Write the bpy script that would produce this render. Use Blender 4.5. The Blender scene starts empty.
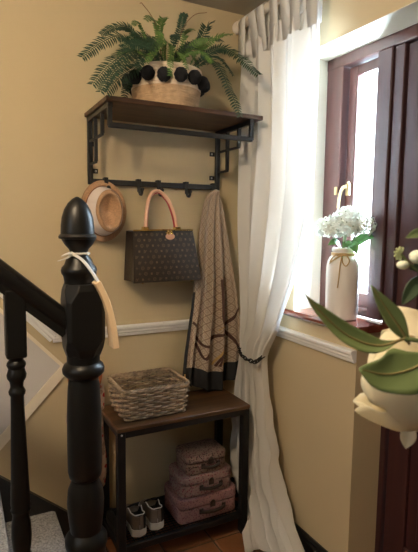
import bpy, math, random
from math import sin, cos, pi, sqrt
from mathutils import Vector, Matrix, noise
random.seed(7)
scene = bpy.context.scene
COL = scene.collection
R_ = math.radians

# ------------------------------------------------------------------ camera
cam_d = bpy.data.cameras.new('camera')
cam = bpy.data.objects.new('camera', cam_d)
COL.objects.link(cam)
cam.matrix_world = Matrix(((0.8872377, 0.0386575, -0.4596899, 0.0),
                           (-0.4611656, 0.0994671, -0.8817214, 0.0),
                           (0.0116388, 0.9942896, 0.1060785, 1.28),
                           (0, 0, 0, 1)))
cam_d.sensor_fit = 'VERTICAL'
cam_d.sensor_height = 24.0
cam_d.lens = 24.0 * 487.545 / 552.0
cam_d.clip_start = 0.02
cam_d.dof.use_dof = True
cam_d.dof.focus_distance = 1.9
cam_d.dof.aperture_fstop = 9.0
scene.camera = cam

# ------------------------------------------------------------------ world, sun, daylight, exposure
scene.view_settings.view_transform = 'Standard'
scene.view_settings.look = 'None'
scene.view_settings.gamma = 1.0
scene.view_settings.use_curve_mapping = False
scene.view_settings.exposure = 0.0
scene.cycles.use_denoising = True
world = bpy.data.worlds.new('sky'); scene.world = world
world.use_nodes = True
wb = world.node_tree.nodes['Background']
wb.inputs[0].default_value = (0.93, 0.97, 1.0, 1)
wb.inputs[1].default_value = 6.0

def light(name, kind, loc, energy, color, rot=(0, 0, 0), **kw):
    l = bpy.data.lights.new(name, kind); l.energy = energy; l.color = color
    for k, v in kw.items(): setattr(l, k, v)
    o = bpy.data.objects.new(name, l); o.location = loc; o.rotation_euler = rot
    COL.objects.link(o); return o

light('sun', 'SUN', (3, 0, 4), 20.0, (0.84, 0.93, 1.0), Vector((-0.62, 0.66, -0.42)).to_track_quat('-Z', 'Y').to_euler(), angle=R_(1.5))
# daylight entering through the window beside the door, then an added cool fill from the left
light('window_daylight', 'AREA', (1.42, 1.32, 1.42), 98.0, (0.64, 0.83, 1.0), (0, R_(90), 0), shape='RECTANGLE', size=0.9, size_y=0.30)

light('added_cool_fill', 'AREA', (-1.90, 0.10, 1.75), 6.0, (0.74, 0.88, 1.0), (0, R_(-90), 0), shape='RECTANGLE', size=0.56, size_y=0.56)

# ------------------------------------------------------------------ materials
MATS = {}
def new_mat(name):
    m = bpy.data.materials.new(name); m.use_nodes = True
    MATS[name] = m
    return m, m.node_tree.nodes, m.node_tree.links, m.node_tree.nodes['Principled BSDF']

def plain(name, col, rough=0.5, metal=0.0, bump=0.0, bscale=200.0, var=0.0, vscale=6.0, spec=0.5, coat=0.0, sheen=0.0):
    m, N, L, b = new_mat(name)
    b.inputs['Base Color'].default_value = (*col, 1)
    b.inputs['Roughness'].default_value = rough
    b.inputs['Metallic'].default_value = metal
    b.inputs['Specular IOR Level'].default_value = spec
    b.inputs['Coat Weight'].default_value = coat
    b.inputs['Sheen Weight'].default_value = sheen
    tc = N.new('ShaderNodeTexCoord')
    if var:
        n = N.new('ShaderNodeTexNoise'); n.inputs['Scale'].default_value = vscale; n.inputs['Detail'].default_value = 5
        r = N.new('ShaderNodeValToRGB')
        r.color_ramp.elements[0].position = 0.3; r.color_ramp.elements[1].position = 0.7
        r.color_ramp.elements[0].color = (*[c * (1 - var) for c in col], 1)
        r.color_ramp.elements[1].color = (*[min(1, c * (1 + var)) for c in col], 1)
        L.new(tc.outputs['Object'], n.inputs['Vector']); L.new(n.outputs['Fac'], r.inputs[0]); L.new(r.outputs[0], b.inputs['Base Color'])
    if bump:
        n2 = N.new('ShaderNodeTexNoise'); n2.inputs['Scale'].default_value = bscale; n2.inputs['Detail'].default_value = 3
        bp = N.new('ShaderNodeBump'); bp.inputs['Strength'].default_value = bump; bp.inputs['Distance'].default_value = 0.002
        L.new(tc.outputs['Object'], n2.inputs['Vector']); L.new(n2.outputs['Fac'], bp.inputs['Height']); L.new(bp.outputs[0], b.inputs['Normal'])
    return m

def wood(name, c1, c2, axis='x', scale=14.0, rough=0.4, coat=0.0, stretch=0.07):
    m, N, L, b = new_mat(name)
    tc = N.new('ShaderNodeTexCoord'); mp = N.new('ShaderNodeMapping')
    s = [1, 1, 1]; s['xyz'.index(axis)] = stretch
    mp.inputs['Scale'].default_value = s
    n = N.new('ShaderNodeTexNoise'); n.inputs['Scale'].default_value = scale * 3; n.inputs['Detail'].default_value = 8; n.inputs['Roughness'].default_value = 0.65
    r = N.new('ShaderNodeValToRGB')
    r.color_ramp.elements[0].position = 0.36; r.color_ramp.elements[1].position = 0.68
    r.color_ramp.elements[0].color = (*c1, 1); r.color_ramp.elements[1].color = (*c2, 1)
    L.new(tc.outputs['Object'], mp.inputs[0]); L.new(mp.outputs[0], n.inputs['Vector']); L.new(n.outputs['Fac'], r.inputs[0])
    L.new(r.outputs[0], b.inputs['Base Color'])
    bp = N.new('ShaderNodeBump'); bp.inputs['Strength'].default_value = 0.15; bp.inputs['Distance'].default_value = 0.001
    L.new(n.outputs['Fac'], bp.inputs['Height']); L.new(bp.outputs[0], b.inputs['Normal'])
    b.inputs['Roughness'].default_value = rough; b.inputs['Coat Weight'].default_value = coat
    return m

def speckle(name, base, dots, scale=110.0, rough=0.8, thr=0.25):
    """printed speckle: voronoi dots in several tints"""
    m, N, L, b = new_mat(name)
    tc = N.new('ShaderNodeTexCoord')
    v = N.new('ShaderNodeTexVoronoi'); v.inputs['Scale'].default_value = scale
    lt = N.new('ShaderNodeMath'); lt.operation = 'LESS_THAN'; lt.inputs[1].default_value = thr
    L.new(tc.outputs['Object'], v.inputs['Vector']); L.new(v.outputs['Distance'], lt.inputs[0])
    r = N.new('ShaderNodeValToRGB'); r.color_ramp.interpolation = 'CONSTANT'
    sp = N.new('ShaderNodeSeparateColor'); L.new(v.outputs['Color'], sp.inputs[0]); L.new(sp.outputs[0], r.inputs[0])
    els = r.color_ramp.elements
    els[0].color = (*dots[0], 1); els[0].position = 0
    els[1].color = (*dots[-1], 1); els[1].position = 1 - 1 / len(dots)
    for i, d in enumerate(dots[1:-1], 1):
        e = els.new(i / len(dots)); e.color = (*d, 1)
    mx = N.new('ShaderNodeMix'); mx.data_type = 'RGBA'
    mx.inputs[6].default_value = (*base, 1)
    L.new(lt.outputs[0], mx.inputs[0]); L.new(r.outputs[0], mx.inputs[7]); L.new(mx.outputs[2], b.inputs['Base Color'])
    b.inputs['Roughness'].default_value = rough
    return m

def thin_cloth(name, col, trans=0.45, rough=0.9, bump=0.25, bscale=350.0, tcol=None):
    m, N, L, b = new_mat(name)
    b.inputs['Base Color'].default_value = (*col, 1); b.inputs['Roughness'].default_value = rough
    b.inputs['Specular IOR Level'].default_value = 0.1
    t = N.new('ShaderNodeBsdfTranslucent'); t.inputs[0].default_value = (*(tcol or col), 1)
    mx = N.new('ShaderNodeMixShader'); mx.inputs[0].default_value = trans
    out = N['Material Output']
    L.new(b.outputs[0], mx.inputs[1]); L.new(t.outputs[0], mx.inputs[2]); L.new(mx.outputs[0], out.inputs[0])
    tc = N.new('ShaderNodeTexCoord'); n = N.new('ShaderNodeTexNoise'); n.inputs['Scale'].default_value = bscale
    bp = N.new('ShaderNodeBump'); bp.inputs['Strength'].default_value = bump; bp.inputs['Distance'].default_value = 0.001
    L.new(tc.outputs['Object'], n.inputs['Vector']); L.new(n.outputs['Fac'], bp.inputs['Height'])
    L.new(bp.outputs[0], b.inputs['Normal'])
    return m

plain('wall_paint', (0.58, 0.475, 0.30), 0.75, bump=0.15, bscale=60, var=0.03, vscale=3)
plain('reveal_paint', (0.86, 0.82, 0.68), 0.7, bump=0.1, bscale=60)
plain('ceiling_paint', (0.42, 0.38, 0.30), 0.85, bump=0.6, bscale=70)
plain('white_gloss', (0.90, 0.89, 0.87), 0.35)
plain('panel_grey', (0.66, 0.62, 0.60), 0.7, bump=0.2, bscale=250)
plain('panel_cream', (0.86, 0.77, 0.62), 0.5)
plain('black_gloss', (0.006, 0.006, 0.006), 0.40, spec=0.3)
plain('black_skirting', (0.012, 0.012, 0.013), 0.3)
plain('black_metal', (0.008, 0.008, 0.009), 0.5, bump=0.1, bscale=400)
plain('carpet_grey', (0.36, 0.36, 0.37), 1.0, bump=1.0, bscale=300, var=0.45, vscale=160)
plain('grout', (0.10, 0.065, 0.045), 0.9)
for i, c in enumerate(((0.26, 0.105, 0.045), (0.22, 0.088, 0.038), (0.29, 0.12, 0.05))):
    plain('terracotta_%d' % i, c, 0.42, bump=0.25, bscale=40, var=0.18, vscale=12)
wood('shelf_wood', (0.035, 0.016, 0.008), (0.12, 0.054, 0.026), 'x', 12, 0.5)
wood('bench_wood', (0.014, 0.007, 0.004), (0.16, 0.078, 0.032), 'x', 7, 0.42)
wood('mahogany', (0.034, 0.009, 0.010), (0.056, 0.015, 0.015), 'z', 10, 0.5, coat=0.08)
wood('mahogany_frame', (0.050, 0.016, 0.013), (0.080, 0.026, 0.021), 'z', 10, 0.42, coat=0.1)
wood('sill_wood', (0.12, 0.028, 0.016), (0.20, 0.05, 0.028), 'y', 8, 0.14, coat=0.6)
wood('pale_wood', (0.78, 0.56, 0.33), (0.88, 0.68, 0.44), 'z', 10, 0.5)
plain('brass', (0.66, 0.54, 0.30), 0.4, metal=1.0)
plain('gold', (0.85, 0.62, 0.25), 0.25, metal=1.0)
plain('steel', (0.6, 0.6, 0.6), 0.3, metal=1.0)
plain('rope_tan', (0.52, 0.36, 0.22), 0.95, bump=0.8, bscale=300, var=0.15, vscale=60)
plain('rope_cream', (0.74, 0.60, 0.46), 0.95, bump=0.8, bscale=300, var=0.1, vscale=60)
plain('pompom_black', (0.010, 0.010, 0.013), 1.0, bump=1.0, bscale=350)
plain('soil', (0.03, 0.02, 0.012), 1.0)
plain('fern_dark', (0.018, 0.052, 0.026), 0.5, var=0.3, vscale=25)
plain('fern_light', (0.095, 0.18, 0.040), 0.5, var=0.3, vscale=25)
plain('twig', (0.20, 0.09, 0.05), 0.8)
thin_cloth('curtain_cloth', (0.88, 0.87, 0.85), 0.36, tcol=(0.95, 0.93, 0.9))
plain('rod_white', (0.72, 0.64, 0.54), 0.5)
plain('straw', (0.46, 0.28, 0.16), 0.85, bump=0.9, bscale=260, var=0.2, vscale=200)
plain('straw_band', (0.84, 0.74, 0.70), 0.85, bump=0.5, bscale=300)
plain('band_edge', (0.20, 0.08, 0.05), 0.8)
plain('canvas_brown', (0.026, 0.018, 0.014), 0.42, bump=0.3, bscale=500, var=0.12, vscale=80)
plain('monogram_tan', (0.17, 0.118, 0.066), 0.45)
plain('bag_leather', (0.72, 0.42, 0.28), 0.45)
plain('bag_red', (0.42, 0.06, 0.07), 0.5)
plain('cloth_black', (0.012, 0.012, 0.014), 0.8)
plain('cord_brown', (0.065, 0.028, 0.020), 0.8)
plain('tassel_gold', (0.48, 0.30, 0.10), 0.7)
plain('wicker', (0.36, 0.265, 0.18), 0.6, bump=0.5, bscale=150, var=0.5, vscale=45)
plain('wicker_dark', (0.22, 0.145, 0.085), 0.8, var=0.3, vscale=40)
speckle('case_brown', (0.22, 0.15, 0.125), ((0.09, 0.05, 0.05), (0.25, 0.18, 0.15), (0.15, 0.05, 0.06), (0.05, 0.03, 0.025)), 140, thr=0.45)
speckle('case_rose', (0.28, 0.18, 0.165), ((0.22, 0.05, 0.07), (0.30, 0.22, 0.20), (0.15, 0.09, 0.09)), 130, thr=0.42)
speckle('case_mauve', (0.28, 0.155, 0.165), ((0.18, 0.065, 0.08), (0.28, 0.19, 0.185), (0.14, 0.075, 0.085)), 150, thr=0.40)
plain('case_leather', (0.030, 0.018, 0.014), 0.5)
plain('shoe_grey', (0.22, 0.175, 0.145), 0.9, bump=0.5, bscale=500)
plain('shoe_white', (0.80, 0.77, 0.73), 0.6)
plain('shoe_black', (0.012, 0.012, 0.012), 0.7)
plain('vase_ceramic', (0.80, 0.76, 0.72), 0.22, coat=0.3)
plain('twine', (0.48, 0.33, 0.16), 0.95)
thin_cloth('hydrangea_white', (0.72, 0.74, 0.66), 0.15, bump=0.05)
plain('hydrangea_eye', (0.10, 0.16, 0.06), 0.8)
plain('leaf_green', (0.08, 0.22, 0.06), 0.45, var=0.2, vscale=30)
plain('leaf_fore', (0.15, 0.205, 0.075), 0.5, var=0.18, vscale=25)
plain('leaf_olive', (0.045, 0.075, 0.035), 0.5, var=0.2, vscale=25)
plain('leaf_vein', (0.20, 0.16, 0.055), 0.6)
thin_cloth('rose_petal', (0.92, 0.86, 0.68), 0.5, bump=0.1, bscale=60)
plain('bud_white', (0.72, 0.76, 0.62), 0.6)
plain('bud_green', (0.50, 0.56, 0.28), 0.6)
plain('stem_green', (0.13, 0.17, 0.06), 0.6)
plain('ribbon_grey', (0.60, 0.56, 0.50), 0.35, sheen=0.3)
plain('orange_wood', (0.42, 0.13, 0.045), 0.4)
speckle('floral_cloth', (0.66, 0.52, 0.44), ((0.50, 0.05, 0.06), (0.62, 0.20, 0.18), (0.42, 0.30, 0.24), (0.70, 0.58, 0.50)), 45, thr=0.45)

def lamp_glass():
    m, N, L, b = new_mat('lamp_glass')
    b.inputs['Base Color'].default_value = (0.9, 0.85, 0.75, 1)
    b.inputs['Emission Color'].default_value = (1.0, 0.73, 0.44, 1); b.inputs['Emission Strength'].default_value = 3.0
    return m
lamp_glass()

def glass():
    m, N, L, b = new_mat('window_glass')
    t = N.new('ShaderNodeBsdfTransparent'); g = N.new('ShaderNodeBsdfGlossy'); g.inputs['Roughness'].default_value = 0.02
    mx = N.new('ShaderNodeMixShader'); mx.inputs[0].default_value = 0.06
    L.new(t.outputs[0], mx.inputs[1]); L.new(g.outputs[0], mx.inputs[2]); L.new(mx.outputs[0], N['Material Output'].inputs[0])
glass()

def scarf_mat():
    """printed lattice of small linked ovals on beige silk, from the UV map in metres"""
    m, N, L, b = new_mat('scarf_silk')
    uv = N.new('ShaderNodeUVMap'); sep = N.new('ShaderNodeSeparateXYZ'); L.new(uv.outputs[0], sep.inputs[0])
    def M(op, a, bb=None):
        n = N.new('ShaderNodeMath'); n.operation = op
        for i, x in enumerate((a, bb)):
            if x is None: continue
            if isinstance(x, (int, float)): n.inputs[i].default_value = x
            else: L.new(x, n.inputs[i])
        return n.outputs[0]
    S = 0.030
    u = M('DIVIDE', sep.outputs[0], S); v = M('DIVIDE', sep.outputs[1], S * 1.15)
    a = M('ADD', u, v); c = M('SUBTRACT', u, v)
    da = M('ABSOLUTE', M('SUBTRACT', M('FRACT', a), 0.5)); dc = M('ABSOLUTE', M('SUBTRACT', M('FRACT', c), 0.5))
    line = M('LESS_THAN', M('MINIMUM', da, dc), 0.085)
    r2 = M('ADD', M('POWER', M('SUBTRACT', M('FRACT', a), 0.0), 2.0), 0.0)
    fa = M('SUBTRACT', M('FRACT', M('ADD', a, 0.5)), 0.5); fc = M('SUBTRACT', M('FRACT', M('ADD', c, 0.5)), 0.5)
    rad = M('SQRT', M('ADD', M('MULTIPLY', fa, fa), M('MULTIPLY', fc, fc)))
    ring = M('LESS_THAN', M('ABSOLUTE', M('SUBTRACT', rad, 0.20)), 0.055)
    f = M('MAXIMUM', M('MULTIPLY', line, 0.75), M('MULTIPLY', ring, 0.55))
    mx = N.new('ShaderNodeMix'); mx.data_type = 'RGBA'
    mx.inputs[6].default_value = (0.44, 0.35, 0.265, 1); mx.inputs[7].default_value = (0.19, 0.12, 0.08, 1)
    L.new(f, mx.inputs[0]); L.new(mx.outputs[2], b.inputs['Base Color'])
    b.inputs['Roughness'].default_value = 0.5; b.inputs['Sheen Weight'].default_value = 0.3
scarf_mat()

# ------------------------------------------------------------------ geometry helpers
def wloc(o):
    p = Vector((0, 0, 0))
    while o is not None: p = p + o.location; o = o.parent
    return p

class MB:
    """collects faces in world coordinates; build() links them as one mesh object"""
    def __init__(s): s.v = []; s.f = []; s.uv = {}; s.mi = {}
    def add(s, vs, fs, mi=0):
        o = len(s.v); s.v += [Vector(x) for x in vs]
        for f in fs:
            if mi: s.mi[len(s.f)] = mi
            s.f.append([i + o for i in f])
        return s
    def box(s, lo, hi, bev=0.0):
        x0, y0, z0 = lo; x1, y1, z1 = hi
        if bev <= 0:
            return s.add([(x0,y0,z0),(x1,y0,z0),(x1,y1,z0),(x0,y1,z0),(x0,y0,z1),(x1,y0,z1),(x1,y1,z1),(x0,y1,z1)],
                  [(0,3,2,1),(4,5,6,7),(0,1,5,4),(1,2,6,5),(2,3,7,6),(3,0,4,7)])
        b = min(bev, (x1-x0)*.45, (y1-y0)*.45, (z1-z0)*.45)
        vs = []; 
        for z, ins in ((z0, b), (z0+b, 0), (z1-b, 0), (z1, b)):
            for (x, y) in ((x0+ins+b*(ins==0), y0+ins), (x1-ins-b*(ins==0), y0+ins), (x1-ins, y0+ins+b*(ins==0)), (x1-ins, y1-ins-b*(ins==0)),
                           (x1-ins-b*(ins==0), y1-ins), (x0+ins+b*(ins==0), y1-ins), (x0+ins, y1-ins-b*(ins==0)), (x0+ins, y0+ins+b*(ins==0))):
                vs.append((x, y, z))
        fs = []
        for k in range(3):
            for i in range(8):
                j = (i+1) % 8
                fs.append((k*8+i, k*8+j, k*8+8+j, k*8+8+i))
        fs.append(tuple(range(7, -1, -1))); fs.append(tuple(range(24, 32)))
        return s.add(vs, fs)
    def obox(s, a, b, w, h, up=(0, 0, 1)):
        """bar from a to b with width w (sideways) and height h"""
        a = Vector(a); b = Vector(b); d = (b-a).normalized(); up = Vector(up)
        sd = d.cross(up).normalized(); u = sd.cross(d).normalized()
        vs = []
        for p in (a, b):
            for (i, j) in ((-1,-1),(1,-1),(1,1),(-1,1)): vs.append(p + sd*(w/2*i) + u*(h/2*j))
        return s.add(vs, [(0,1,2,3),(7,6,5,4),(0,4,5,1),(1,5,6,2),(2,6,7,3),(3,7,4,0)])
    def extr(s, prof, a, b, up=(0, 0, 1)):
        """extrude a 2D profile [(side, up)] from a to b"""
        a = Vector(a); b = Vector(b); d = (b-a).normalized(); up = Vector(up)
        sd = d.cross(up).normalized(); u = sd.cross(d).normalized(); n = len(prof)
        vs = [p + sd*x + u*y for p in (a, b) for (x, y) in prof]
        fs = [(i, (i+1) % n, n+(i+1) % n, n+i) for i in range(n)] + [tuple(range(n-1, -1, -1)), tuple(range(n, 2*n))]
        return s.add(vs, fs)
    def tube(s, pts, r, n=8, cap=True, flat=1.0, up=None):
        pts = [Vector(p) for p in pts]; m = len(pts)
        rs = r if isinstance(r, (list, tuple)) else [r]*m
        vs = []; fs = []; prev = None
        for i, p in enumerate(pts):
            d = (pts[min(i+1, m-1)] - pts[max(i-1, 0)])
            d = d.normalized() if d.length > 1e-9 else Vector((0, 0, 1))
            if prev is None:
                ref = Vector(up) if up else (Vector((0, 0, 1)) if abs(d.z) < 0.9 else Vector((1, 0, 0)))
                prev = (ref - d*ref.dot(d)).normalized()
            else:
                q = prev - d*prev.dot(d)
                prev = q.normalized() if q.length > 1e-6 else prev
            w = d.cross(prev)
            for k in range(n):
                t = 2*pi*k/n
                vs.append(p + prev*(cos(t)*rs[i]*flat) + w*(sin(t)*rs[i]))
        for i in range(m-1):
            for k in range(n):
                fs.append((i*n+k, i*n+(k+1) % n, (i+1)*n+(k+1) % n, (i+1)*n+k))
        if cap: fs.append(tuple(range(n-1, -1, -1))); fs.append(tuple(range((m-1)*n, m*n)))
        return s.add(vs, fs)
    def loop(s, pts, r, n=6, flat=1.0):
        """closed tube"""
        pts = [Vector(p) for p in pts]; m = len(pts); vs = []; fs = []
        c = sum(pts, Vector())/m
        nrm = Vector((0, 0, 0))
        for i in range(m): nrm += (pts[i]-c).cross(pts[(i+1) % m]-c)
        nrm.normalize()
        for i, p in enumerate(pts):
            d = (pts[(i+1) % m]-pts[i-1]).normalized(); w = d.cross(nrm).normalized(); q = w.cross(d)
            for k in range(n):
                t = 2*pi*k/n; vs.append(p + w*(cos(t)*r) + q*(sin(t)*r*flat))
        for i in range(m):
            j = (i+1) % m
            for k in range(n): fs.append((i*n+k, i*n+(k+1) % n, j*n+(k+1) % n, j*n+k))
        return s.add(vs, fs)
    def lathe(s, c, prof, n=24, sq=None):
        """profile [(r, z)] around the vertical axis at c"""
        vs = []; fs = []; m = len(prof)
        for (r, z) in prof:
            for k in range(n):
                t = 2*pi*k/n; vs.append((c[0]+r*cos(t), c[1]+r*sin(t), c[2]+z))
        for i in range(m-1):
            for k in range(n): fs.append((i*n+k, i*n+(k+1) % n, (i+1)*n+(k+1) % n, (i+1)*n+k))
        fs.append(tuple(range(n-1, -1, -1))); fs.append(tuple(range((m-1)*n, m*n)))
        return s.add(vs, fs)
    def ball(s, c, r, n=10, m=7, sc=(1, 1, 1), jit=0.0):
        c = Vector(c); vs = [c+Vector((0, 0, -r*sc[2]))]; fs = []
        for i in range(1, m):
            a = -pi/2 + pi*i/m
            for k in range(n):
                t = 2*pi*k/n; q = r*(1+random.uniform(-jit, jit))
                vs.append(c+Vector((cos(a)*cos(t)*q*sc[0], cos(a)*sin(t)*q*sc[1], sin(a)*q*sc[2])))
        vs.append(c+Vector((0, 0, r*sc[2]))); T = len(vs)-1
        for k in range(n): fs.append((0, 1+(k+1) % n, 1+k)); fs.append((T, T-n+k, T-n+(k+1) % n))
        for i in range(m-2):
            for k in range(n): a = 1+i*n; fs.append((a+k, a+(k+1) % n, a+n+(k+1) % n, a+n+k))
        return s.add(vs, fs)
    def grid(s, fn, nu, nv, close_u=False, uvfn=None, mi=None):
        o = len(s.v); cu = nu if close_u else nu+1
        for j in range(nv+1):
            for i in range(cu): s.v.append(Vector(fn(i/nu, j/nv)))
        for j in range(nv):
            for i in range(nu):
                a = o+j*cu+i; b = o+j*cu+(i+1) % cu
                idx = len(s.f)
                s.f.append([a, b, b+cu, a+cu])
                if uvfn: s.uv[idx] = [uvfn(i/nu, j/nv), uvfn((i+1)/nu, j/nv), uvfn((i+1)/nu, (j+1)/nv), uvfn(i/nu, (j+1)/nv)]
                if mi: 
                    k = mi(i/nu, j/nv)
                    if k: s.mi[idx] = k
        return s
    def build(s, name, mat, parent=None, smooth=False, solid=0.0, bevel=0.0, sub=0, solid_off=0.0, kind=None):
        base = wloc(parent) if parent is not None else None
        if parent is None:
            xs = [v.x for v in s.v]; ys = [v.y for v in s.v]; zs = [v.z for v in s.v]
            base = Vector(((min(xs)+max(xs))/2, (min(ys)+max(ys))/2, min(zs)))
        me = bpy.data.meshes.new(name)
        me.from_pydata([tuple(v-base) for v in s.v], [], s.f)
        mats = mat if isinstance(mat, (list, tuple)) else [mat]
        for mm in mats: me.materials.append(MATS[mm])
        if s.mi:
            for i, k in s.mi.items(): me.polygons[i].material_index = k
        if s.uv:
            ul = me.uv_layers.new(name='UVMap')
            for i, p in enumerate(me.polygons):
                if i in s.uv:
                    for li, c in zip(p.loop_indices, s.uv[i]): ul.data[li].uv = c
        if smooth:
            me.polygons.foreach_set('use_smooth', [True]*len(me.polygons))
            if smooth != 'all':
                me.set_sharp_from_angle(angle=R_(38))
        me.update()
        o = bpy.data.objects.new(name, me); COL.objects.link(o)
        if parent is not None: o.parent = parent
        else: o.location = base
        if solid:
            md = o.modifiers.new('thickness', 'SOLIDIFY'); md.thickness = solid; md.offset = solid_off
        if bevel:
            md = o.modifiers.new('bevel', 'BEVEL'); md.width = bevel; md.segments = 2; md.limit_method = 'ANGLE'
        if sub:
            md = o.modifiers.new('subdivision', 'SUBSURF'); md.levels = sub; md.render_levels = sub
        if kind: o['kind'] = kind
        return o

def tag(o, label, cat, group=None):
    o['label'] = label; o['category'] = cat
    if group: o['group'] = group
    return o
def thing(name, label, cat, loc, group=None):
    o = bpy.data.objects.new(name, None); o.empty_display_size = 0.05
    o.location = loc; COL.objects.link(o)
    return tag(o, label, cat, group)
def struct(o, label=None, cat=None):
    o['kind'] = 'structure'
    if label: o['label'] = label
    if cat: o['category'] = cat
    return o
def B(lo, hi, bev=0.0): return MB().box(lo, hi, bev)
def lerp(a, b, t): return a+(b-a)*t
def tab(table, x):
    """piecewise linear lookup, table sorted by key descending or ascending"""
    t = sorted(table)
    if x <= t[0][0]: return t[0][1]
    for (a, fa), (b, fb) in zip(t, t[1:]):
        if x <= b:
            k = (x-a)/(b-a); k = k*k*(3-2*k) if False else k
            return fa+(fb-fa)*k
    return t[-1][1]
def bez(a, b, c, t):
    a = Vector(a); b = Vector(b); c = Vector(c)
    return a*(1-t)**2 + b*(2*t*(1-t)) + c*t*t
def spline(pts, n):
    """Catmull-Rom through pts"""
    P = [Vector(p) for p in pts]; P = [P[0]*2-P[1]] + P + [P[-1]*2-P[-2]]; out = []
    segs = len(P)-3
    for k in range(n+1):
        x = k/n*segs; i = min(int(x), segs-1); t = x-i
        a, b, c, d = P[i:i+4]
        out.append(0.5*((2*b)+(c-a)*t+(2*a-5*b+4*c-d)*t*t+(3*b-a-3*c+d)*t**3))
    return out

# ================================================================== the setting
YW, XW, ZC = 1.88, 1.165, 2.168
XF = 1.29                                  # plane of the window and door frame
struct(B((-1.9, YW, -0.05), (1.45, YW+0.12, ZC+0.05)).build('wall_back', 'wall_paint'), 'mustard painted wall behind the coat rack and stairs', 'wall')
w = MB()
w.box((XW, 1.515, -0.05), (1.38, YW, ZC+0.05))
w.box((XW, 0.25, 1.905), (1.38, 1.515, ZC+0.05))
w.box((XW, 1.171, -0.05), (1.38, 1.515, 0.925))
w.box((XW, -3.3, -0.05), (1.38, 0.25, ZC+0.05))
struct(w.build('wall_right', 'wall_paint'), 'mustard painted wall around window and door', 'wall')
struct(B((-1.9, -3.32, -0.05), (XW, -3.2, ZC+0.05)).build('wall_front', 'wall_paint'), 'mustard painted wall behind the viewer', 'wall')
w = MB()
w.box((-1.92, -3.2, -0.05), (-1.8, -0.20, ZC+0.05)); w.box((-1.92, 0.40, -0.05), (-1.8, YW, ZC+0.05))
w.box((-1.92, -0.20, -0.05), (-1.8, 0.40, 1.45)); w.box((-1.92, -0.20, 2.05), (-1.8, 0.40, ZC+0.05))
struct(w.build('wall_left', 'wall_paint'), 'mustard painted wall on the far left of the hall', 'wall')
struct(B((-1.9, -3.3, ZC), (1.38, YW, ZC+0.06)).build('ceiling', 'ceiling_paint'), 'low dull cream textured ceiling', 'ceiling')

# floor of terracotta tiles, each tile its own piece, joints recessed
fl = B((-1.9, -3.3, -0.06), (1.38, YW, -0.004)).build('floor', 'grout')
struct(fl, 'terracotta tiled floor', 'floor')
T = 0.2; x0 = 0.886-7*T; y0 = 1.637-9*T
tile_me = {}
for i in range(-2, 9):
    for j in range(0, 11):
        xa, ya = x0+i*T, y0+j*T
        xb, yb = min(xa+T, XW), min(ya+T, YW)
        if xb-xa < 0.03 or yb-ya < 0.03 or xa < -0.95 or yb < 0.1: continue
        g = 0.004
        key = (round(xb-xa, 3), round(yb-ya, 3), random.randrange(3))
        if key not in tile_me:
            m = MB().box((g, g, -0.01), (xb-xa-g, yb-ya-g, 0.0), 0.003)
            me = bpy.data.meshes.new('tile'); me.from_pydata([tuple(v) for v in m.v], [], m.f)
            me.materials.append(MATS['terracotta_%d' % key[2]]); tile_me[key] = me
        o = bpy.data.objects.new('tile', tile_me[key]); COL.objects.link(o); o.parent = fl
        o.location = Vector((xa, ya, random.uniform(-0.0012, 0))) - fl.location

# reveal linings
struct(MB().box((XW, 1.5145, 0.951), (XF+0.01, 1.5155, 1.905)).build('trim_1', 'reveal_paint'), 'pale painted left cheek of the window recess', 'trim')
struct(MB().box((XW+0.0005, 0.25, 1.903), (XF+0.02, 1.5145, 1.9055)).build('trim_2', 'reveal_paint'), 'pale painted underside of the window and door recess', 'trim')

# dado rails (moulded profile: out from wall, up)
DP = [(0, -0.021), (0.010, -0.021), (0.013, -0.015), (0.013, -0.010), (0.020, -0.004), (0.020, 0.004), (0.026, 0.010), (0.026, 0.018), (0.022, 0.022), (0, 0.022)]
ZD = 0.848
def dado(name, a, b, label): return struct(MB().extr(DP, a, b).build(name, 'white_gloss'), label, 'dado rail')
dado('trim_3', (0.315, YW, ZD), (XW, YW, ZD), 'white moulded dado rail behind the scarf and basket')
dado('trim_4', (XW, YW, ZD), (XW, 1.171, ZD), 'white moulded dado rail below the window sill')
dado('trim_5', (-1.0, YW, ZD+1.09*1.318), (0.318, YW, ZD-0.003), 'white moulded dado rail sloping up the stair wall')

# skirting
SP = [(0, 0), (0.018, 0), (0.018, 0.070), (0.012, 0.078), (0.012, 0.086), (0.006, 0.096), (0, 0.096)]
struct(MB().extr(SP, (XW, YW, 0), (XW, 1.171, 0)).build('baseboard_right', 'black_skirting'), 'black skirting board below the window wall', 'skirting')
struct(MB().extr(SP, (0.40, YW, 0), (XW, YW, 0)).build('baseboard_back', 'black_skirting'), 'black skirting board behind the bench', 'skirting')

# raking wall panel beside the stairs
pn = bpy.data.objects.new('wall_panel', None); COL.objects.link(pn); pn.location = (0.1, YW, 0.6)
struct(pn, 'pale grey raking wall panel with cream border beside the stairs', 'panel')
A = (0.372, 0.715); TL = (-0.28, 1.425); BL = (-0.02, 0.297); FL_ = (-0.70, 1.0)
def prism(poly, ya, yb):
    m = MB(); n = len(poly)
    m.add([(p[0], ya, p[1]) for p in poly]+[(p[0], yb, p[1]) for p in poly],
          [tuple(range(n)), tuple(range(2*n-1, n-1, -1))]+[(i, n+i, n+(i+1) % n, (i+1) % n) for i in range(n)])
    return m
prism([A, BL, FL_, TL], YW-0.006, YW).build('panel_field', 'panel_grey', pn)
def strip(p, q, wd, ya):
    p = Vector((p[0], 0, p[1])); q = Vector((q[0], 0, q[1])); d = (q-p).normalized(); n = Vector((-d.z, 0, d.x))
    P = [p, q, q+n*wd, p+n*wd]
    return prism([(v.x, v.z) for v in P], ya, YW-0.002)
strip(BL, A, 0.036, YW-0.014).build('border_strip', 'panel_cream', pn)
strip(A, TL, 0.012, YW-0.010).build('border_strip', 'panel_cream', pn)

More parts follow.
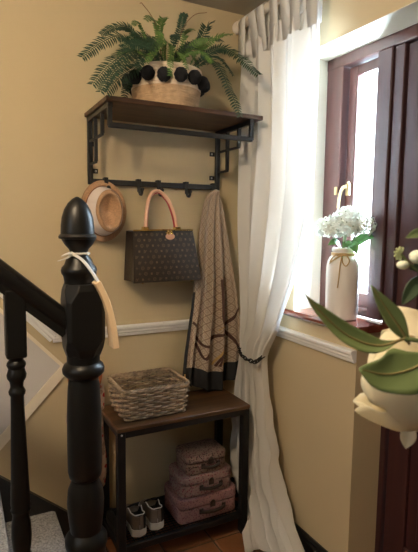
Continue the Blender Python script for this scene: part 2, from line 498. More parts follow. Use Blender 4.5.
# window beside the door
wn = bpy.data.objects.new('window_1', None); COL.objects.link(wn); wn.location = (XF, 1.36, 0.95)
struct(wn, 'narrow dark red wooden casement window beside the door', 'window')
B((XF, 1.428, 0.955), (XF+0.07, 1.514, 1.902), 0.003).build('window_frame', 'mahogany_frame', wn).data.name = 'jamb'
B((XF-0.002, 0.27, 1.862), (XF+0.07, 1.514, 1.903), 0.003).build('frame_head', 'mahogany_frame', wn)
B((XF-0.006, 1.192, 0.955), (XF+0.07, 1.256, 1.862), 0.004).build('frame_post', 'mahogany', wn)
B((XF, 1.256, 0.955), (XF+0.07, 1.428, 0.985), 0.003).build('frame_bottom', 'mahogany_frame', wn)
XC = XF+0.028
cs = MB()
cs.box((XC, 1.380, 0.985), (XC+0.035, 1.424, 1.858), 0.003); cs.box((XC, 1.256, 1.822), (XC+0.035, 1.380, 1.858), 0.003)
cs.box((XC, 1.256, 0.985), (XC+0.035, 1.380, 1.035), 0.003); cs.box((XC, 1.256, 1.035), (XC+0.035, 1.262, 1.822))
cs.build('casement', 'mahogany_frame', wn)
B((XC+0.015, 1.262, 1.03), (XC+0.019, 1.382, 1.824)).build('pane', 'window_glass', wn)
lt = MB().box((XF-0.006, 1.432, 1.395), (XF+0.001, 1.446, 1.425), 0.002).box((XC-0.010, 1.39, 1.392), (XC, 1.412, 1.435), 0.002)
lt.tube(spline([(XC-0.012, 1.40, 1.425), (XC-0.022, 1.412, 1.42), (XC-0.026, 1.422, 1.39), (XC-0.024, 1.43, 1.345)], 10), [0.007]*4+[0.006]*7, 8)
lt.ball((XC-0.012, 1.394, 1.438), 0.006)
lt.build('latch', 'brass', wn, smooth=True)
sl = MB().box((1.140, 1.160, 0.925), (XW, 1.578, 0.950), 0.008).box((XW-0.004, 1.160, 0.9252), (XF+0.008, 1.5145, 0.9498), 0.001)
sl.build('window_sill', 'sill_wood', wn)

# front door and its jamb
dr = bpy.data.objects.new('door_1', None); COL.objects.link(dr); dr.location = (XF+0.03, 0.73, 0.0)
struct(dr, 'dark mahogany panelled front door', 'door')
B((XF+0.004, 1.150, 0.0), (XF+0.07, 1.192, 1.862), 0.003).build('door_jamb', 'mahogany', dr)
B((XF+0.004, 0.27, 0.0), (XF+0.07, 0.31, 1.862), 0.003).build('door_jamb', 'mahogany', dr)
d = MB(); XD = XF+0.016
for (ya, yb) in ((1.062, 1.147), (0.690, 0.770), (0.313, 0.398)): d.box((XD, ya, 0.006), (XD+0.044, yb, 1.858), 0.003)
for (za, zb) in ((0.006, 0.20), (0.86, 1.0), (1.74, 1.858)):
    d.box((XD+0.001, 0.398, za), (XD+0.043, 0.690, zb), 0.003); d.box((XD+0.001, 0.770, za), (XD+0.043, 1.062, zb), 0.003)
d.build('door_frame', 'mahogany', dr)
for (ya, yb) in ((0.398, 0.690), (0.770, 1.062)):
    for (za, zb) in ((0.20, 0.86), (1.0, 1.74)):
        p = MB().box((XD+0.014, ya, za), (XD+0.034, yb, zb)); p.box((XD+0.006, ya+0.04, za+0.04), (XD+0.016, yb-0.04, zb-0.04), 0.006)
        p.build('door_panel', 'mahogany', dr)
hd = MB().box((XD-0.004, 0.335, 0.98), (XD, 0.375, 1.12), 0.002); hd.tube([(XD-0.004, 0.355, 1.06), (XD-0.045, 0.355, 1.06), (XD-0.05, 0.44, 1.06)], 0.009)
hd.build('door_handle', 'brass', dr, smooth=True)

# added high window out of view, an opening for the cool fill
e = bpy.data.objects.new('added_window', None); COL.objects.link(e); e.location = (-1.85, 0.10, 1.45); struct(e, 'added white framed window high on the unseen left wall, for cool fill', 'window')
for lo, hi in (((-1.88, -0.20, 1.45), (-1.83, -0.16, 2.05)), ((-1.88, 0.36, 1.45), (-1.83, 0.40, 2.05)), ((-1.88, -0.16, 1.45), (-1.83, 0.36, 1.49)), ((-1.88, -0.16, 2.01), (-1.83, 0.36, 2.05))):
    B(lo, hi, 0.003).build('window_frame', 'white_gloss', e)
B((-1.857, -0.16, 1.49), (-1.853, 0.36, 2.01)).build('pane', 'window_glass', e)

# ---- staircase rising to the left against the back wall
st = bpy.data.objects.new('staircase', None); COL.objects.link(st); st.location = (0.0, 1.5, 0.0)
struct(st, 'grey carpeted staircase with black strings', 'staircase')
RUN, RISE = 0.200, 0.166
for k in range(6):
    xn = 0.309-k*RUN; zt = RISE*(k+1)
    prof = [(-1.35, zt-RISE+0.002 if k else 0.0), (xn-0.025, zt-RISE+0.002 if k else 0.0), (xn-0.022, zt-0.035), (xn-0.006, zt-0.030), (xn, zt-0.018), (xn-0.004, zt-0.005), (xn-0.016, zt), (-1.35, zt)]
    prism(prof, 1.222, 1.858).build('carpeted_step', 'carpet_grey', st, smooth=True)
sg = MB(); tp = [(0.40, 0.105), (0.366, 0.132), (-1.3, 0.132+1.666*0.852), (-1.3, 0.132+1.666*0.852-0.34), (0.15, 0.0), (0.40, 0.0)]
prism(tp, YW-0.022, YW-0.001).build('wall_string', 'black_skirting', st)
tp2 = [(0.214, 0.30), (-1.3, 0.30+1.514*0.84), (-1.3, 0.30+1.514*0.84-0.36), (0.06, 0.0), (0.214, 0.0)]
prism(tp2, 1.178, 1.222).build('outer_string', 'black_gloss', st)

# ================================================================== stair furniture
NX, NY = 0.274, 1.200
nw = thing('newel_post', 'glossy black turned newel post with acorn finial at the stair foot', 'newel post', (NX, NY, 0))
pr = [(0.047, 0.395), (0.050, 0.41), (0.050, 0.44), (0.054, 0.452), (0.054, 0.468), (0.046, 0.480), (0.040, 0.488), (0.045, 0.53), (0.047, 0.565), (0.044, 0.60), (0.035, 0.622), (0.034, 0.630),
      (0.040, 0.636), (0.043, 0.650), (0.0435, 0.72), (0.0425, 0.80), (0.0395, 0.87), (0.036, 0.893), (0.044, 0.900), (0.051, 0.908), (0.052, 0.918), (0.048, 0.928), (0.040, 0.934), (0.041, 0.955)]
MB().lathe((NX, NY, 0), pr, 32).build('turned_shaft', 'black_gloss', nw, smooth=True)
MB().box((NX-0.05, NY-0.05, 0), (NX+0.05, NY+0.05, 0.40), 0.004).build('plinth', 'black_gloss', nw)
s_ = 0.0465; ch = 0.026
bl = MB()                                  # square block with chamfered shoulders
ring = lambda h, z: [(NX-h, NY-h, z), (NX+h, NY-h, z), (NX+h, NY+h, z), (NX-h, NY+h, z)]
def oct_(h, c, z):
    return [(NX-h+c, NY-h, z), (NX+h-c, NY-h, z), (NX+h, NY-h+c, z), (NX+h, NY+h-c, z), (NX+h-c, NY+h, z), (NX-h+c, NY+h, z), (NX-h, NY+h-c, z), (NX-h, NY-h+c, z)]
rows = [oct_(s_*0.86, ch, 0.950), oct_(s_, ch, 0.972), oct_(s_, 0.010, 0.995), oct_(s_, 0.010, 1.090), oct_(s_, ch, 1.116), oct_(s_*0.90, ch, 1.132)]
vs = sum(rows, []); fs = []
for i in range(5):
    for k in range(8): fs.append((i*8+k, i*8+(k+1) % 8, i*8+8+(k+1) % 8, i*8+8+k))
fs += [tuple(range(7, -1, -1)), tuple(range(40, 48))]
bl.add(vs, fs).build('newel_block', 'black_gloss', nw, bevel=0.002)
pr = [(0.036, 1.128), (0.036, 1.138), (0.038, 1.150), (0.042, 1.156), (0.0435, 1.164), (0.041, 1.172), (0.035, 1.178), (0.031, 1.190), (0.023, 1.200), (0.0205, 1.208), (0.024, 1.216), (0.033, 1.226), (0.040, 1.238), (0.041, 1.241)]
MB().lathe((NX-0.007, NY, 0), pr, 32).build('finial_neck', 'black_gloss', nw, smooth=True)
pr = [(0.030, 1.239), (0.0445, 1.241), (0.0455, 1.246), (0.043, 1.250), (0.040, 1.253), (0.0395, 1.272), (0.037, 1.292), (0.031, 1.311), (0.022, 1.326), (0.012, 1.336), (0.004, 1.341), (0.001, 1.342)]
MB().lathe((NX-0.009, NY, 0), pr, 32).build('acorn_finial', 'black_gloss', nw, smooth=True)

HP = [(-0.020, -0.038), (0.020, -0.038), (0.020, -0.016), (0.029, -0.008), (0.033, 0.008), (0.030, 0.024), (0.018, 0.034), (0, 0.038), (-0.018, 0.034), (-0.030, 0.024), (-0.033, 0.008), (-0.029, -0.008), (-0.020, -0.016)]
hr = MB().extr([(a, b*0.78) for a, b in HP], (-0.95, NY, 1.027+1.19*0.87), (0.240, NY, 1.027)).build('handrail', 'black_gloss', smooth=True)
tag(hr, 'glossy black moulded handrail sloping down to the newel post', 'handrail')

bt = thing('baluster', 'slim black turned stair baluster left of the newel post', 'baluster', (0.117, NY, 0.38))
MB().box((0.117-0.0225, NY-0.0225, 0.965), (0.117+0.0225, NY+0.0225, 1.125), 0.003).build('top_block', 'black_gloss', bt)
pr = [(0.0215, 0.968), (0.017, 0.962), (0.0165, 0.957), (0.021, 0.951), (0.022, 0.945), (0.018, 0.937), (0.020, 0.930), (0.0225, 0.922), (0.021, 0.913), (0.016, 0.905), (0.0145, 0.893), (0.017, 0.887), (0.0195, 0.882), (0.0185, 0.875), (0.015, 0.870),
      (0.0155, 0.84), (0.0185, 0.74), (0.0215, 0.64), (0.0230, 0.60), (0.0215, 0.592), (0.0235, 0.586), (0.0205, 0.578), (0.019, 0.570), (0.0225, 0.55), (0.024, 0.52), (0.022, 0.49), (0.019, 0.475), (0.0235, 0.466), (0.024, 0.455), (0.021, 0.447)]
MB().lathe((0.117, NY, 0), pr[::-1], 24).build('turned_shaft', 'black_gloss', bt, smooth=True)
MB().box((0.117-0.0225, NY-0.0225, 0.381), (0.117+0.0225, NY+0.0225, 0.450), 0.003).build('bottom_block', 'black_gloss', bt)

# curved wooden tag hung from the newel by a ribbon
tg = thing('hanging_wooden_tag', 'curved pale wooden tag on a ribbon round the newel post', 'wooden tag', (0.33, 1.16, 0.972))
sp = spline([(0.298, 1.150, 1.140), (0.315, 1.150, 1.105), (0.329, 1.150, 1.062), (0.338, 1.150, 1.015), (0.342, 1.150, 0.974)], 14)
m = MB(); m.tube(sp, 0.0055, 4, up=(1, 0, 0))
m = MB(); vs = []; fs = []
for i, p in enumerate(sp):
    d_ = (sp[min(i+1, 14)]-sp[max(i-1, 0)]).normalized(); n_ = Vector((d_.z, 0, -d_.x)); hw = 0.030
    vs += [p+n_*0.009+Vector((0, -hw*0.4, 0)), p+n_*0.009+Vector((0, hw, 0)), p-n_*0.006+Vector((0, hw, 0)), p-n_*0.006+Vector((0, -hw*0.4, 0))]
    if i:
        a = (i-1)*4
        for k in range(4): fs.append((a+k, a+(k+1) % 4, a+4+(k+1) % 4, a+4+k))
fs += [(3, 2, 1, 0), (56, 57, 58, 59)]
m.add(vs, fs).build('wooden_slat', 'pale_wood', tg, bevel=0.0015)
rb = MB()
rb.loop([(NX-0.007+0.024*cos(t*pi/9), NY+0.024*sin(t*pi/9), 1.205) for t in range(18)], 0.004, 6, flat=0.8)
rb.tube(spline([((NX-0.008)-0.022, NY-0.020, 1.207), ((NX-0.008)+0.0, NY-0.036, 1.192), ((NX-0.008)+0.020, NY-0.044, 1.165), (0.302, 1.150, 1.136)], 12), 0.005, 6, flat=0.3, up=(0.3, -0.8, 0.5))
rb.tube(spline([((NX-0.008)-0.020, NY-0.020, 1.206), ((NX-0.008)-0.034, NY-0.030, 1.206), ((NX-0.008)-0.046, NY-0.028, 1.200)], 6), [0.003, 0.005, 0.007, 0.007, 0.006, 0.005, 0.003], 6, flat=0.35)
rb.tube(spline([((NX-0.008)-0.020, NY-0.020, 1.204), ((NX-0.008)-0.036, NY-0.034, 1.196), ((NX-0.008)-0.056, NY-0.036, 1.190)], 6), [0.003, 0.004, 0.004, 0.004, 0.003, 0.003, 0.002], 6, flat=0.35)
rb.ball(((NX-0.008)-0.021, NY-0.021, 1.205), 0.006)
rb.build('ribbon', 'ribbon_grey', tg, smooth=True)

# floral cloth bag hung on the wall behind the newel
fb = thing('floral_cloth_bag', 'floral cloth bag with round orange handle on the wall behind the newel post', 'cloth bag', (0.405, 1.83, 0.24))
def fbag(u, v):
    t = 2*pi*u; z = lerp(0.24, 0.645, v)
    hw = 0.068*(1-0.10*v+0.05*sin(9*v))*(1+0.28*math.exp(-((v-0.70)/0.09)**2)*max(0, -cos(t))) ; hy = 0.036*(0.35+1.0*sin(pi*min(1, v*0.9+0.1))**0.6)
    k = 1+0.05*sin(5*t+8*v)
    return (0.432+hw*k*cos(t), 1.835+hy*sin(t)*k, z+0.012*sin(3*t)*v)
MB().grid(fbag, 30, 16, close_u=True).build('bag_body', 'floral_cloth', fb, smooth='all')
MB().loop([(0.424+0.056*cos(t*pi/16), 1.83, 0.700+0.085*sin(t*pi/16)) for t in range(32)], 0.011, 8).build('round_handle', 'orange_wood', fb, smooth=True)
MB().tube([(0.418, 1.879, 0.795), (0.418, 1.84, 0.795), (0.418, 1.825, 0.79), (0.418, 1.818, 0.80)], 0.004).box((0.406, 1.874, 0.78), (0.430, 1.88, 0.81), 0.001).build('wall_hook', 'black_metal', fb)

# ================================================================== wall coat rack
SX0, SX1, SY0, SZ0, SZ1 = 0.446, 1.046, 1.580, 1.670, 1.686
rk = thing('coat_rack_shelf', 'wall coat rack with dark wooden shelf and black metal brackets', 'coat rack', (0.746, YW, 1.42))
B((SX0, SY0, SZ0), (SX1, YW-0.004, SZ1), 0.002).build('shelf_board', 'shelf_wood', rk)
q = 0.018
for sx in (SX0+0.008, SX1-0.008-q-0.022):
    m = MB()
    m.box((sx, YW-0.005-q, 1.424), (sx+q, YW-0.005, SZ0), 0.002)                 # wall upright
    m.box((sx, SY0+0.012, SZ0-q), (sx+q, YW-0.005, SZ0), 0.002)                  # arm under the shelf
    m.box((sx+0.002, SY0+0.014, 1.596), (sx+q-0.002, SY0+0.014+0.014, SZ0-q))    # front drop
    # stepped inner hangers
    for (yy, zz) in ((SY0+0.105, 1.585), (SY0+0.195, 1.500)):
        m.box((sx+0.003, yy, zz), (sx+q-0.003, yy+0.012, SZ0-q))
    m.box((sx+0.005, SY0+0.105, 1.578), (sx+q-0.005, YW-0.01, 1.586)); m.box((sx+0.005, SY0+0.195, 1.494), (sx+q-0.005, YW-0.01, 1.502))
    m.build('bracket', 'black_metal', rk)
    for zz in (1.475, 1.575):
        sgn = 1 if sx < 0.7 else -1
        c = sx+q/2+sgn*0.020
        f = B((c-0.012, YW-0.005, zz-0.009), (c+0.012, YW-0.001, zz+0.009), 0.001).build('fixing_tab', 'black_metal', rk)
        MB().ball((c+sgn*0.003, YW-0.006, zz), 0.004, 8, 5).build('screw', 'steel', f)
m = MB().box((SX0+0.012, SY0+0.012, 1.590), (SX1-0.036, SY0+0.028, 1.606), 0.002); m.build('front_rail', 'black_metal', rk)
B((SX0+0.008+q, YW-0.024, 1.424), (SX1-0.048, YW-0.006, 1.445), 0.002).build('hook_rail', 'black_metal', rk)
for hx in (0.520, 0.652, 0.735, 0.858, 0.986):
    h = MB(); ys = YW-0.030
    h.box((hx-0.008, ys, 1.402), (hx+0.008, ys+0.006, 1.452), 0.001)
    h.box((hx-0.008, ys, 1.446), (hx+0.008, YW-0.004, 1.452), 0.001)
    h.tube([(hx, ys+0.003, 1.418), (hx, ys+0.002, 1.402), (hx, ys-0.006, 1.393), (hx, ys-0.020, 1.391), (hx, ys-0.028, 1.397), (hx, ys-0.030, 1.408)], 0.0055, 8)
    h.ball((hx, ys-0.030, 1.411), 0.0085, 10, 7)
    h.build('hook', 'black_metal', rk, smooth=True)

# ================================================================== fern in a rope basket
PC = Vector((0.7145, 1.730, SZ1))
fp = thing('rope_planter', 'tan rope basket planter with black pompoms on the rack shelf', 'planter', PC)
def rprof(n0, n1, za, zb, ra, rb_, coils):
    out = []
    for i in range(coils*4+1):
        t = i/(coils*4); out.append((lerp(ra, rb_, t)+0.0022*abs(sin(pi*coils*t)), lerp(za, zb, t)))
    return out
pr = [(0.02, 0.0)]+rprof(0, 0, 0.0, 0.075, 0.114, 0.126, 9)
MB().lathe(PC, pr, 40).build('lower_basket', 'rope_tan', fp, smooth='all')
pr = rprof(0, 0, 0.072, 0.142, 0.1255, 0.131, 8)+[(0.131, 0.146), (0.124, 0.146), (0.120, 0.12), (0.118, 0.118)]
MB().lathe(PC, pr, 40).build('upper_basket', 'rope_cream', fp, smooth='all')
for k in range(15):
    a = 2*pi*(k+0.2)/15; r = 0.140
    m = MB().ball((PC.x+r*cos(a), PC.y+r*sin(a), PC.z+0.103+0.004*sin(k*2.3)), 0.0245, 16, 12, jit=0.06)
    m.build('pompom', 'pompom_black', fp, smooth=True)
fe = thing('fern_plant', 'bushy green fern arching out of the rope planter', 'fern', PC+Vector((0, 0, 0.12)))
MB().ball(PC+Vector((0, 0, 0.118)), 0.116, 16, 8, sc=(1, 1, 0.12)).build('soil', 'soil', fe, smooth=True)
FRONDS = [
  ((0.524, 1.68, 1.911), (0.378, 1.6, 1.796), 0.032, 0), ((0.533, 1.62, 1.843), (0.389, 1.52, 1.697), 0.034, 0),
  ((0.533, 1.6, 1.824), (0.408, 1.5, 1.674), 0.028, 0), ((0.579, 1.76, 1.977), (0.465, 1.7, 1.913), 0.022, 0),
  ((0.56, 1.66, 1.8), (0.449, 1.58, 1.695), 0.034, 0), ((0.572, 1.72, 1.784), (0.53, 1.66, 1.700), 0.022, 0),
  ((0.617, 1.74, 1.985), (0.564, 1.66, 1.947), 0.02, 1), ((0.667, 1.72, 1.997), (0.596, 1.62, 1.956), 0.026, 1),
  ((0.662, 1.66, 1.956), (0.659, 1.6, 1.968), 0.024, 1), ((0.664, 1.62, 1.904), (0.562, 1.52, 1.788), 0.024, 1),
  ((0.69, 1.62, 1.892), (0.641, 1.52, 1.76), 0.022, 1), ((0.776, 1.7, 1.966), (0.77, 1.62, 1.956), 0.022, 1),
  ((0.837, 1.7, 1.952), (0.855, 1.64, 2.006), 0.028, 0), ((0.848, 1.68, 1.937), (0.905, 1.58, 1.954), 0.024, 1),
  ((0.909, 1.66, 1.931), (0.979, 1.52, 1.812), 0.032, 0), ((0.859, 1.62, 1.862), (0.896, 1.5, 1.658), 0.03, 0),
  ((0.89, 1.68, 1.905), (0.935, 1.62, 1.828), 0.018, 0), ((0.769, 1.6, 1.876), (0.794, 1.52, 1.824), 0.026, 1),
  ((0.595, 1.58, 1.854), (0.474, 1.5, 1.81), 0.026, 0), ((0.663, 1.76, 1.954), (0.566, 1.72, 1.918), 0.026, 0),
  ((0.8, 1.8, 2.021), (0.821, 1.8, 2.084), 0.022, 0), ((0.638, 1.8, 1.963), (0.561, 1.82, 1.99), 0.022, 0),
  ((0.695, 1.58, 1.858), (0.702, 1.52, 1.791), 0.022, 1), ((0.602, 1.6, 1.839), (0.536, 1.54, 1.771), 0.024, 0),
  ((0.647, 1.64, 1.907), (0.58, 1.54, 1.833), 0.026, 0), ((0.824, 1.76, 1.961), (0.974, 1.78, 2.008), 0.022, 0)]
def frond(mid, tip, wd, kind, idx):
    mid = Vector(mid); tip = Vector(tip)
    base = PC+Vector((random.uniform(-0.04, 0.04), random.uniform(-0.04, 0.04), 0.125))
    toward = (mid-base); base += Vector((toward.x, toward.y, 0))*0.25
    n = 40; path = spline([base, base*0.45+mid*0.55+Vector((0, 0, 0.02)), mid, mid*0.45+tip*0.55+Vector((0, 0, 0.012)), tip], n)
    m = MB(); m.tube(path, [lerp(0.0024, 0.0008, i/n) for i in range(n+1)], 5)
    N_ = max(12, int(sum((path[i+1]-path[i]).length for i in range(n))/0.0105))
    for k in range(N_):
        t = 0.16+0.84*k/(N_-1); x = t*n; i = min(int(x), n-1); p = path[i].lerp(path[i+1], x-i)
        d = (path[i+1]-path[i]).normalized()
        side = d.cross(Vector((0.15*sin(idx*2.1), -0.75, 0.55+0.3*sin(idx*1.3)))); side = side.normalized() if side.length > 0.2 else Vector((1, 0, 0))
        up = side.cross(d).normalized()
        ln = wd*(sin(pi*min(1, 0.12+0.88*(1-t)))**0.55 if t > 0.5 else min(1, (t-0.05)*2.6))*random.uniform(0.88, 1.08)
        ln = max(ln, 0.006)
        for sg_ in (-1, 1):
            dirn = (side*sg_*0.93+d*0.42+up*random.uniform(-0.28, 0.10)).normalized()
            wv = (d*0.95-dirn*0.25).normalized(); hw = 0.0036 if ln > 0.014 else 0.0027
            a = p; b1 = p+dirn*ln*0.25+wv*hw; b2 = p+dirn*ln*0.25-wv*hw; c1 = p+dirn*ln*0.72+wv*hw*0.85; c2 = p+dirn*ln*0.72-wv*hw*0.7; e = p+dirn*ln+d*0.002-up*ln*0.08
            m.add([a, b1, c1, e, c2, b2], [(0, 1, 2, 3), (0, 3, 4, 5)])
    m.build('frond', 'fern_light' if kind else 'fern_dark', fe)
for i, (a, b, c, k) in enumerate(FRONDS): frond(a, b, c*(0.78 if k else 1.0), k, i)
for i in range(14):
    a = 2*pi*(i+0.4)/14; r1 = random.uniform(0.07, 0.11); r2 = random.uniform(0.13, 0.18)
    mid = PC+Vector((r1*cos(a), r1*0.8*sin(a), random.uniform(0.20, 0.27))); tip = PC+Vector((r2*cos(a), min(0.12, r2*0.8*sin(a)), random.uniform(0.17, 0.29)))
    frond(mid, tip, 0.019, i % 3 == 0, 40+i)
for pts in (((0.70, 1.72, 1.84), (0.66, 1.70, 1.98), (0.60, 1.66, 2.02), (0.575, 1.62, 2.005)), ((0.74, 1.74, 1.84), (0.78, 1.74, 1.99), (0.82, 1.72, 2.05), (0.865, 1.70, 2.062))):
    MB().tube(spline(pts, 14), 0.0011, 5).build('dry_runner', 'twig', fe)

# ================================================================== curtain, pole and tieback
XR, ZR = 1.085, 2.098
pl = thing('curtain_pole', 'cream wooden curtain pole with ball finial above the curtain', 'curtain pole', (XR, 1.0, ZR-0.04))
MB().tube([(XR, 1.830, ZR), (XR, 0.2, ZR)], 0.0165, 16).build('pole', 'rod_white', pl, smooth=True)
for yy, s2 in ((1.842, 1), (0.186, -1)):
    MB().ball((XR, yy, ZR-0.003), 0.026, 16, 12).tube([(XR, yy-0.026*s2, ZR), (XR, yy-0.018*s2, ZR)], 0.022, 16).build('ball_finial', 'rod_white', pl, smooth=True)
for yy in (1.802, 0.25):
    MB().box((XW-0.012, yy-0.018, ZR-0.045), (XW-0.0005, yy+0.018, ZR+0.02), 0.002).tube([(XW-0.005, yy, ZR-0.03), (XR+0.01, yy, ZR-0.026), (XR, yy, ZR-0.017)], 0.008).build('pole_bracket', 'rod_white', pl)

CB = [(2.022, 1.815), (1.70, 1.818), (1.42, 1.812), (1.16, 1.80), (0.97, 1.785), (0.80, 1.765), (0.75, 1.755), (0.70, 1.765), (0.60, 1.80), (0.40, 1.82), (0.15, 1.78), (0.0, 1.71)]
CF = [(2.022, 1.322), (1.85, 1.318), (1.70, 1.316), (1.42, 1.326), (1.30, 1.345), (1.16, 1.380), (1.06, 1.420), (0.97, 1.468), (0.85, 1.527), (0.78, 1.582), (0.75, 1.592), (0.71, 1.590), (0.62, 1.572), (0.48, 1.535), (0.28, 1.478), (0.20, 1.440), (0.10, 1.33), (0.0, 1.20)]
CA = [(2.022, 0.018), (1.80, 0.024), (1.3, 0.028), (1.0, 0.025), (0.80, 0.020), (0.75, 0.016), (0.70, 0.020), (0.5, 0.032), (0.2, 0.045), (0.0, 0.055)]
CX = [(2.022, 1.085), (1.2, 1.088), (0.75, 1.092), (0.5, 1.09), (0.2, 1.078), (0.0, 1.065)]
def sm(tb, z):
    return (tab(tb, z-0.03)+2*tab(tb, z)+tab(tb, z+0.03))/4
FOLDS = [(0.00, 0.3), (0.07, -0.6), (0.15, 0.5), (0.22, -0.3), (0.30, -0.9), (0.38, 0.9), (0.44, 0.2), (0.52, -1.0), (0.60, 0.6), (0.66, 0.0), (0.75, -1.0), (0.84, 0.9), (0.91, -0.2), (0.96, 0.5), (1.0, -0.5)]
def fold(u):
    u = min(1, max(0, u))
    for (a, fa), (b, fb) in zip(FOLDS, FOLDS[1:]):
        if u <= b:
            k = (u-a)/(b-a); k = k*k*(3-2*k); return fa+(fb-fa)*k
    return FOLDS[-1][1]
def curtain_pt(u, v):
    zb = 0.010+0.060*max(0, sin(pi*min(1, max(0, (u-0.40)/0.36))))
    z = lerp(2.022, zb, v)
    if v < 0.05: z -= 0.030*(0.5-0.5*cos(2*pi*7*u))*(1-v/0.05)
    yb_, yf_ = sm(CB, z), sm(CF, z); A_ = sm(CA, z)
    pin = math.exp(-((z-0.75)/0.10)**2)
    uf = u+0.030*sin(2.1*z+1.0)*sin(pi*u)+0.012*sin(5*z+7*u)*(1-pin)
    y = lerp(yb_, yf_, u)
    f = fold(uf)+0.20*sin(34*u+3.0*sin(1.3*z))+pin*0.5*sin(60*u)
    x = sm(CX, z)+A_*1.15*f - pin*0.018*sin(pi*u) + 0.008*noise.noise((u*5, z*2.5, 1.7))
    if z < 0.65:
        w_ = min(1, (0.65-z)/0.2); x += w_*(0.016*noise.noise((u*9+z*5, z*9-u*6, 5.0))+0.007*noise.noise((u*24+z*11, z*20, 2.0)))
    y += A_*0.5*fold(uf+0.05)*(1-u)*u*4*(1-0.6*pin)
    if z < 0.20:
        q_ = (0.20-z); x -= q_*(0.34*(1-u)+0.10*sin(9*u)); y -= q_*(0.50*(1-u)+0.10)
    if z < 0.60 and y > 1.56: x = max(x, 1.046-0.06*max(0, min(1, (1.60-y)/0.04)))
    x = min(x, XW-0.006 if z > 0.11 else XW-0.026)
    return (x, y, z)
cu = thing('curtain', 'long white tab top curtain tied back beside the window', 'curtain', (1.08, 1.58, 0))
MB().grid(curtain_pt, 200, 130).build('drape', 'curtain_cloth', cu, smooth='all', solid=0.0015)
for k in range(7):
    u = (k+0.5)/7; px, py, pz = curtain_pt(u, 0.012); hw = 0.024
    m = MB(); ring_ = [(px, pz-0.03)] + [(XR-0.021*cos(a), ZR+0.021*sin(a)) for a in [i*pi/10 for i in range(0, 11)]] + [(px+0.012, pz-0.03)]
    tw = random.uniform(-0.01, 0.01)
    vs = []; 
    for i, (a, b) in enumerate(ring_):
        e = 0.004 if i in (0, len(ring_)-1) else 0
        vs += [(a, py-hw-e+(tw if b > ZR else 0), b), (a, py+hw+e+(tw if b > ZR else 0), b)]
    m.add(vs, [(2*i, 2*i+1, 2*i+3, 2*i+2) for i in range(len(ring_)-1)])
    m.build('tab', 'curtain_cloth', cu, smooth='all', solid=0.0015)
# chain tieback
tb_ = thing('curtain_tieback', 'black chain tieback round the white curtain', 'tieback', (1.07, 1.66, 0.735))
tp_ = spline([(1.13, 1.775, 0.775), (1.09, 1.778, 0.765), (1.060, 1.745, 0.755), (1.040, 1.70, 0.742), (1.034, 1.64, 0.735), (1.040, 1.59, 0.738), (1.058, 1.590, 0.744), (1.080, 1.596, 0.752), (1.11, 1.612, 0.76)], 44)
for k in range(22):
    c = (tp_[2*k]+tp_[2*k+1])/2; d_ = (tp_[2*k+2]-tp_[2*k]).normalized()
    up = Vector((0, 0, 1)) if k % 2 == 0 else d_.cross(Vector((0, 0, 1))).normalized()
    L_ = 0.0105; pts = []
    for i in range(14):
        a = 2*pi*i/14; pts.append(c+d_*(L_*1.25*cos(a))+up*(0.0075*sin(a)))
    MB().loop(pts, 0.0024, 6).build('chain_link', 'black_metal', tb_, smooth=True)

# ================================================================== straw hat
ht = thing('straw_hat', 'small woven straw trilby hat hung on the coat rack', 'hat', (0.522, 1.84, 1.215))
HC = Vector((0.506, 1.850, 1.3235)); HU = Vector((0.05, -1.0, 0.0)).normalized(); HL = Vector((0, 0, 1)); HW = HU.cross(HL).normalized(); HL = HW.cross(HU).normalized()
def hat_pt(r, t, h):  # r in (width, length), h along hat axis
    return HC + HW*(r[0]*cos(t)) + HL*(r[1]*sin(t)) + HU*h
def brim(u, v):
    t = 2*pi*u; k = v
    a = lerp(0.070, 0.090, k); b = lerp(0.092, 0.116, k)
    h = 0.010*k*k*abs(cos(t))**1.5+0.004*(1-k) - 0.004*k*abs(sin(t))
    return hat_pt((a, b), t, h)
MB().grid(brim, 64, 8, close_u=True).build('brim', 'straw', ht, smooth='all', solid=0.003)
def crown(u, v):
    t = 2*pi*u
    if v < 0.6:
        k = v/0.6; a = lerp(0.069, 0.050, k); b = lerp(0.093, 0.076, k); h = 0.075*k
        return hat_pt((a, b), t, h+0.012*max(0, -sin(t))*k)
    k = (v-0.6)/0.4
    a = 0.050*(1-k); b = 0.076*(1-k)
    rim = 0.075+0.010*sin(pi*min(1, k*3.2)) if k < 0.31 else 0.075
    dent = -0.022*(max(0, (k-0.22)/0.78)**0.6)
    sh = 0.012*max(0, -sin(t))*(1-k)
    return hat_pt((a, b), t, rim+dent+sh)
MB().grid(crown, 64, 36, close_u=True).build('crown', ['straw', 'straw_band'], ht, smooth='all')
def band(u, v):
    t = 2*pi*u; k = 0.10+0.88*v; return hat_pt((lerp(0.069, 0.050, k)+0.0016, lerp(0.093, 0.076, k)+0.0016), t, 0.075*k+0.012*max(0, -sin(t))*k)
MB().grid(band, 64, 3, close_u=True).build('hat_band', 'straw_band', ht, smooth='all')
def bedge(u, v):
    t = 2*pi*u; k = 0.0+0.11*v; return hat_pt((lerp(0.069, 0.050, k)+0.003, lerp(0.093, 0.076, k)+0.003), t, 0.004+0.075*k+0.012*max(0, -sin(t))*k)
MB().grid(bedge, 64, 1, close_u=True).build('band_trim', 'band_edge', ht, smooth='all')

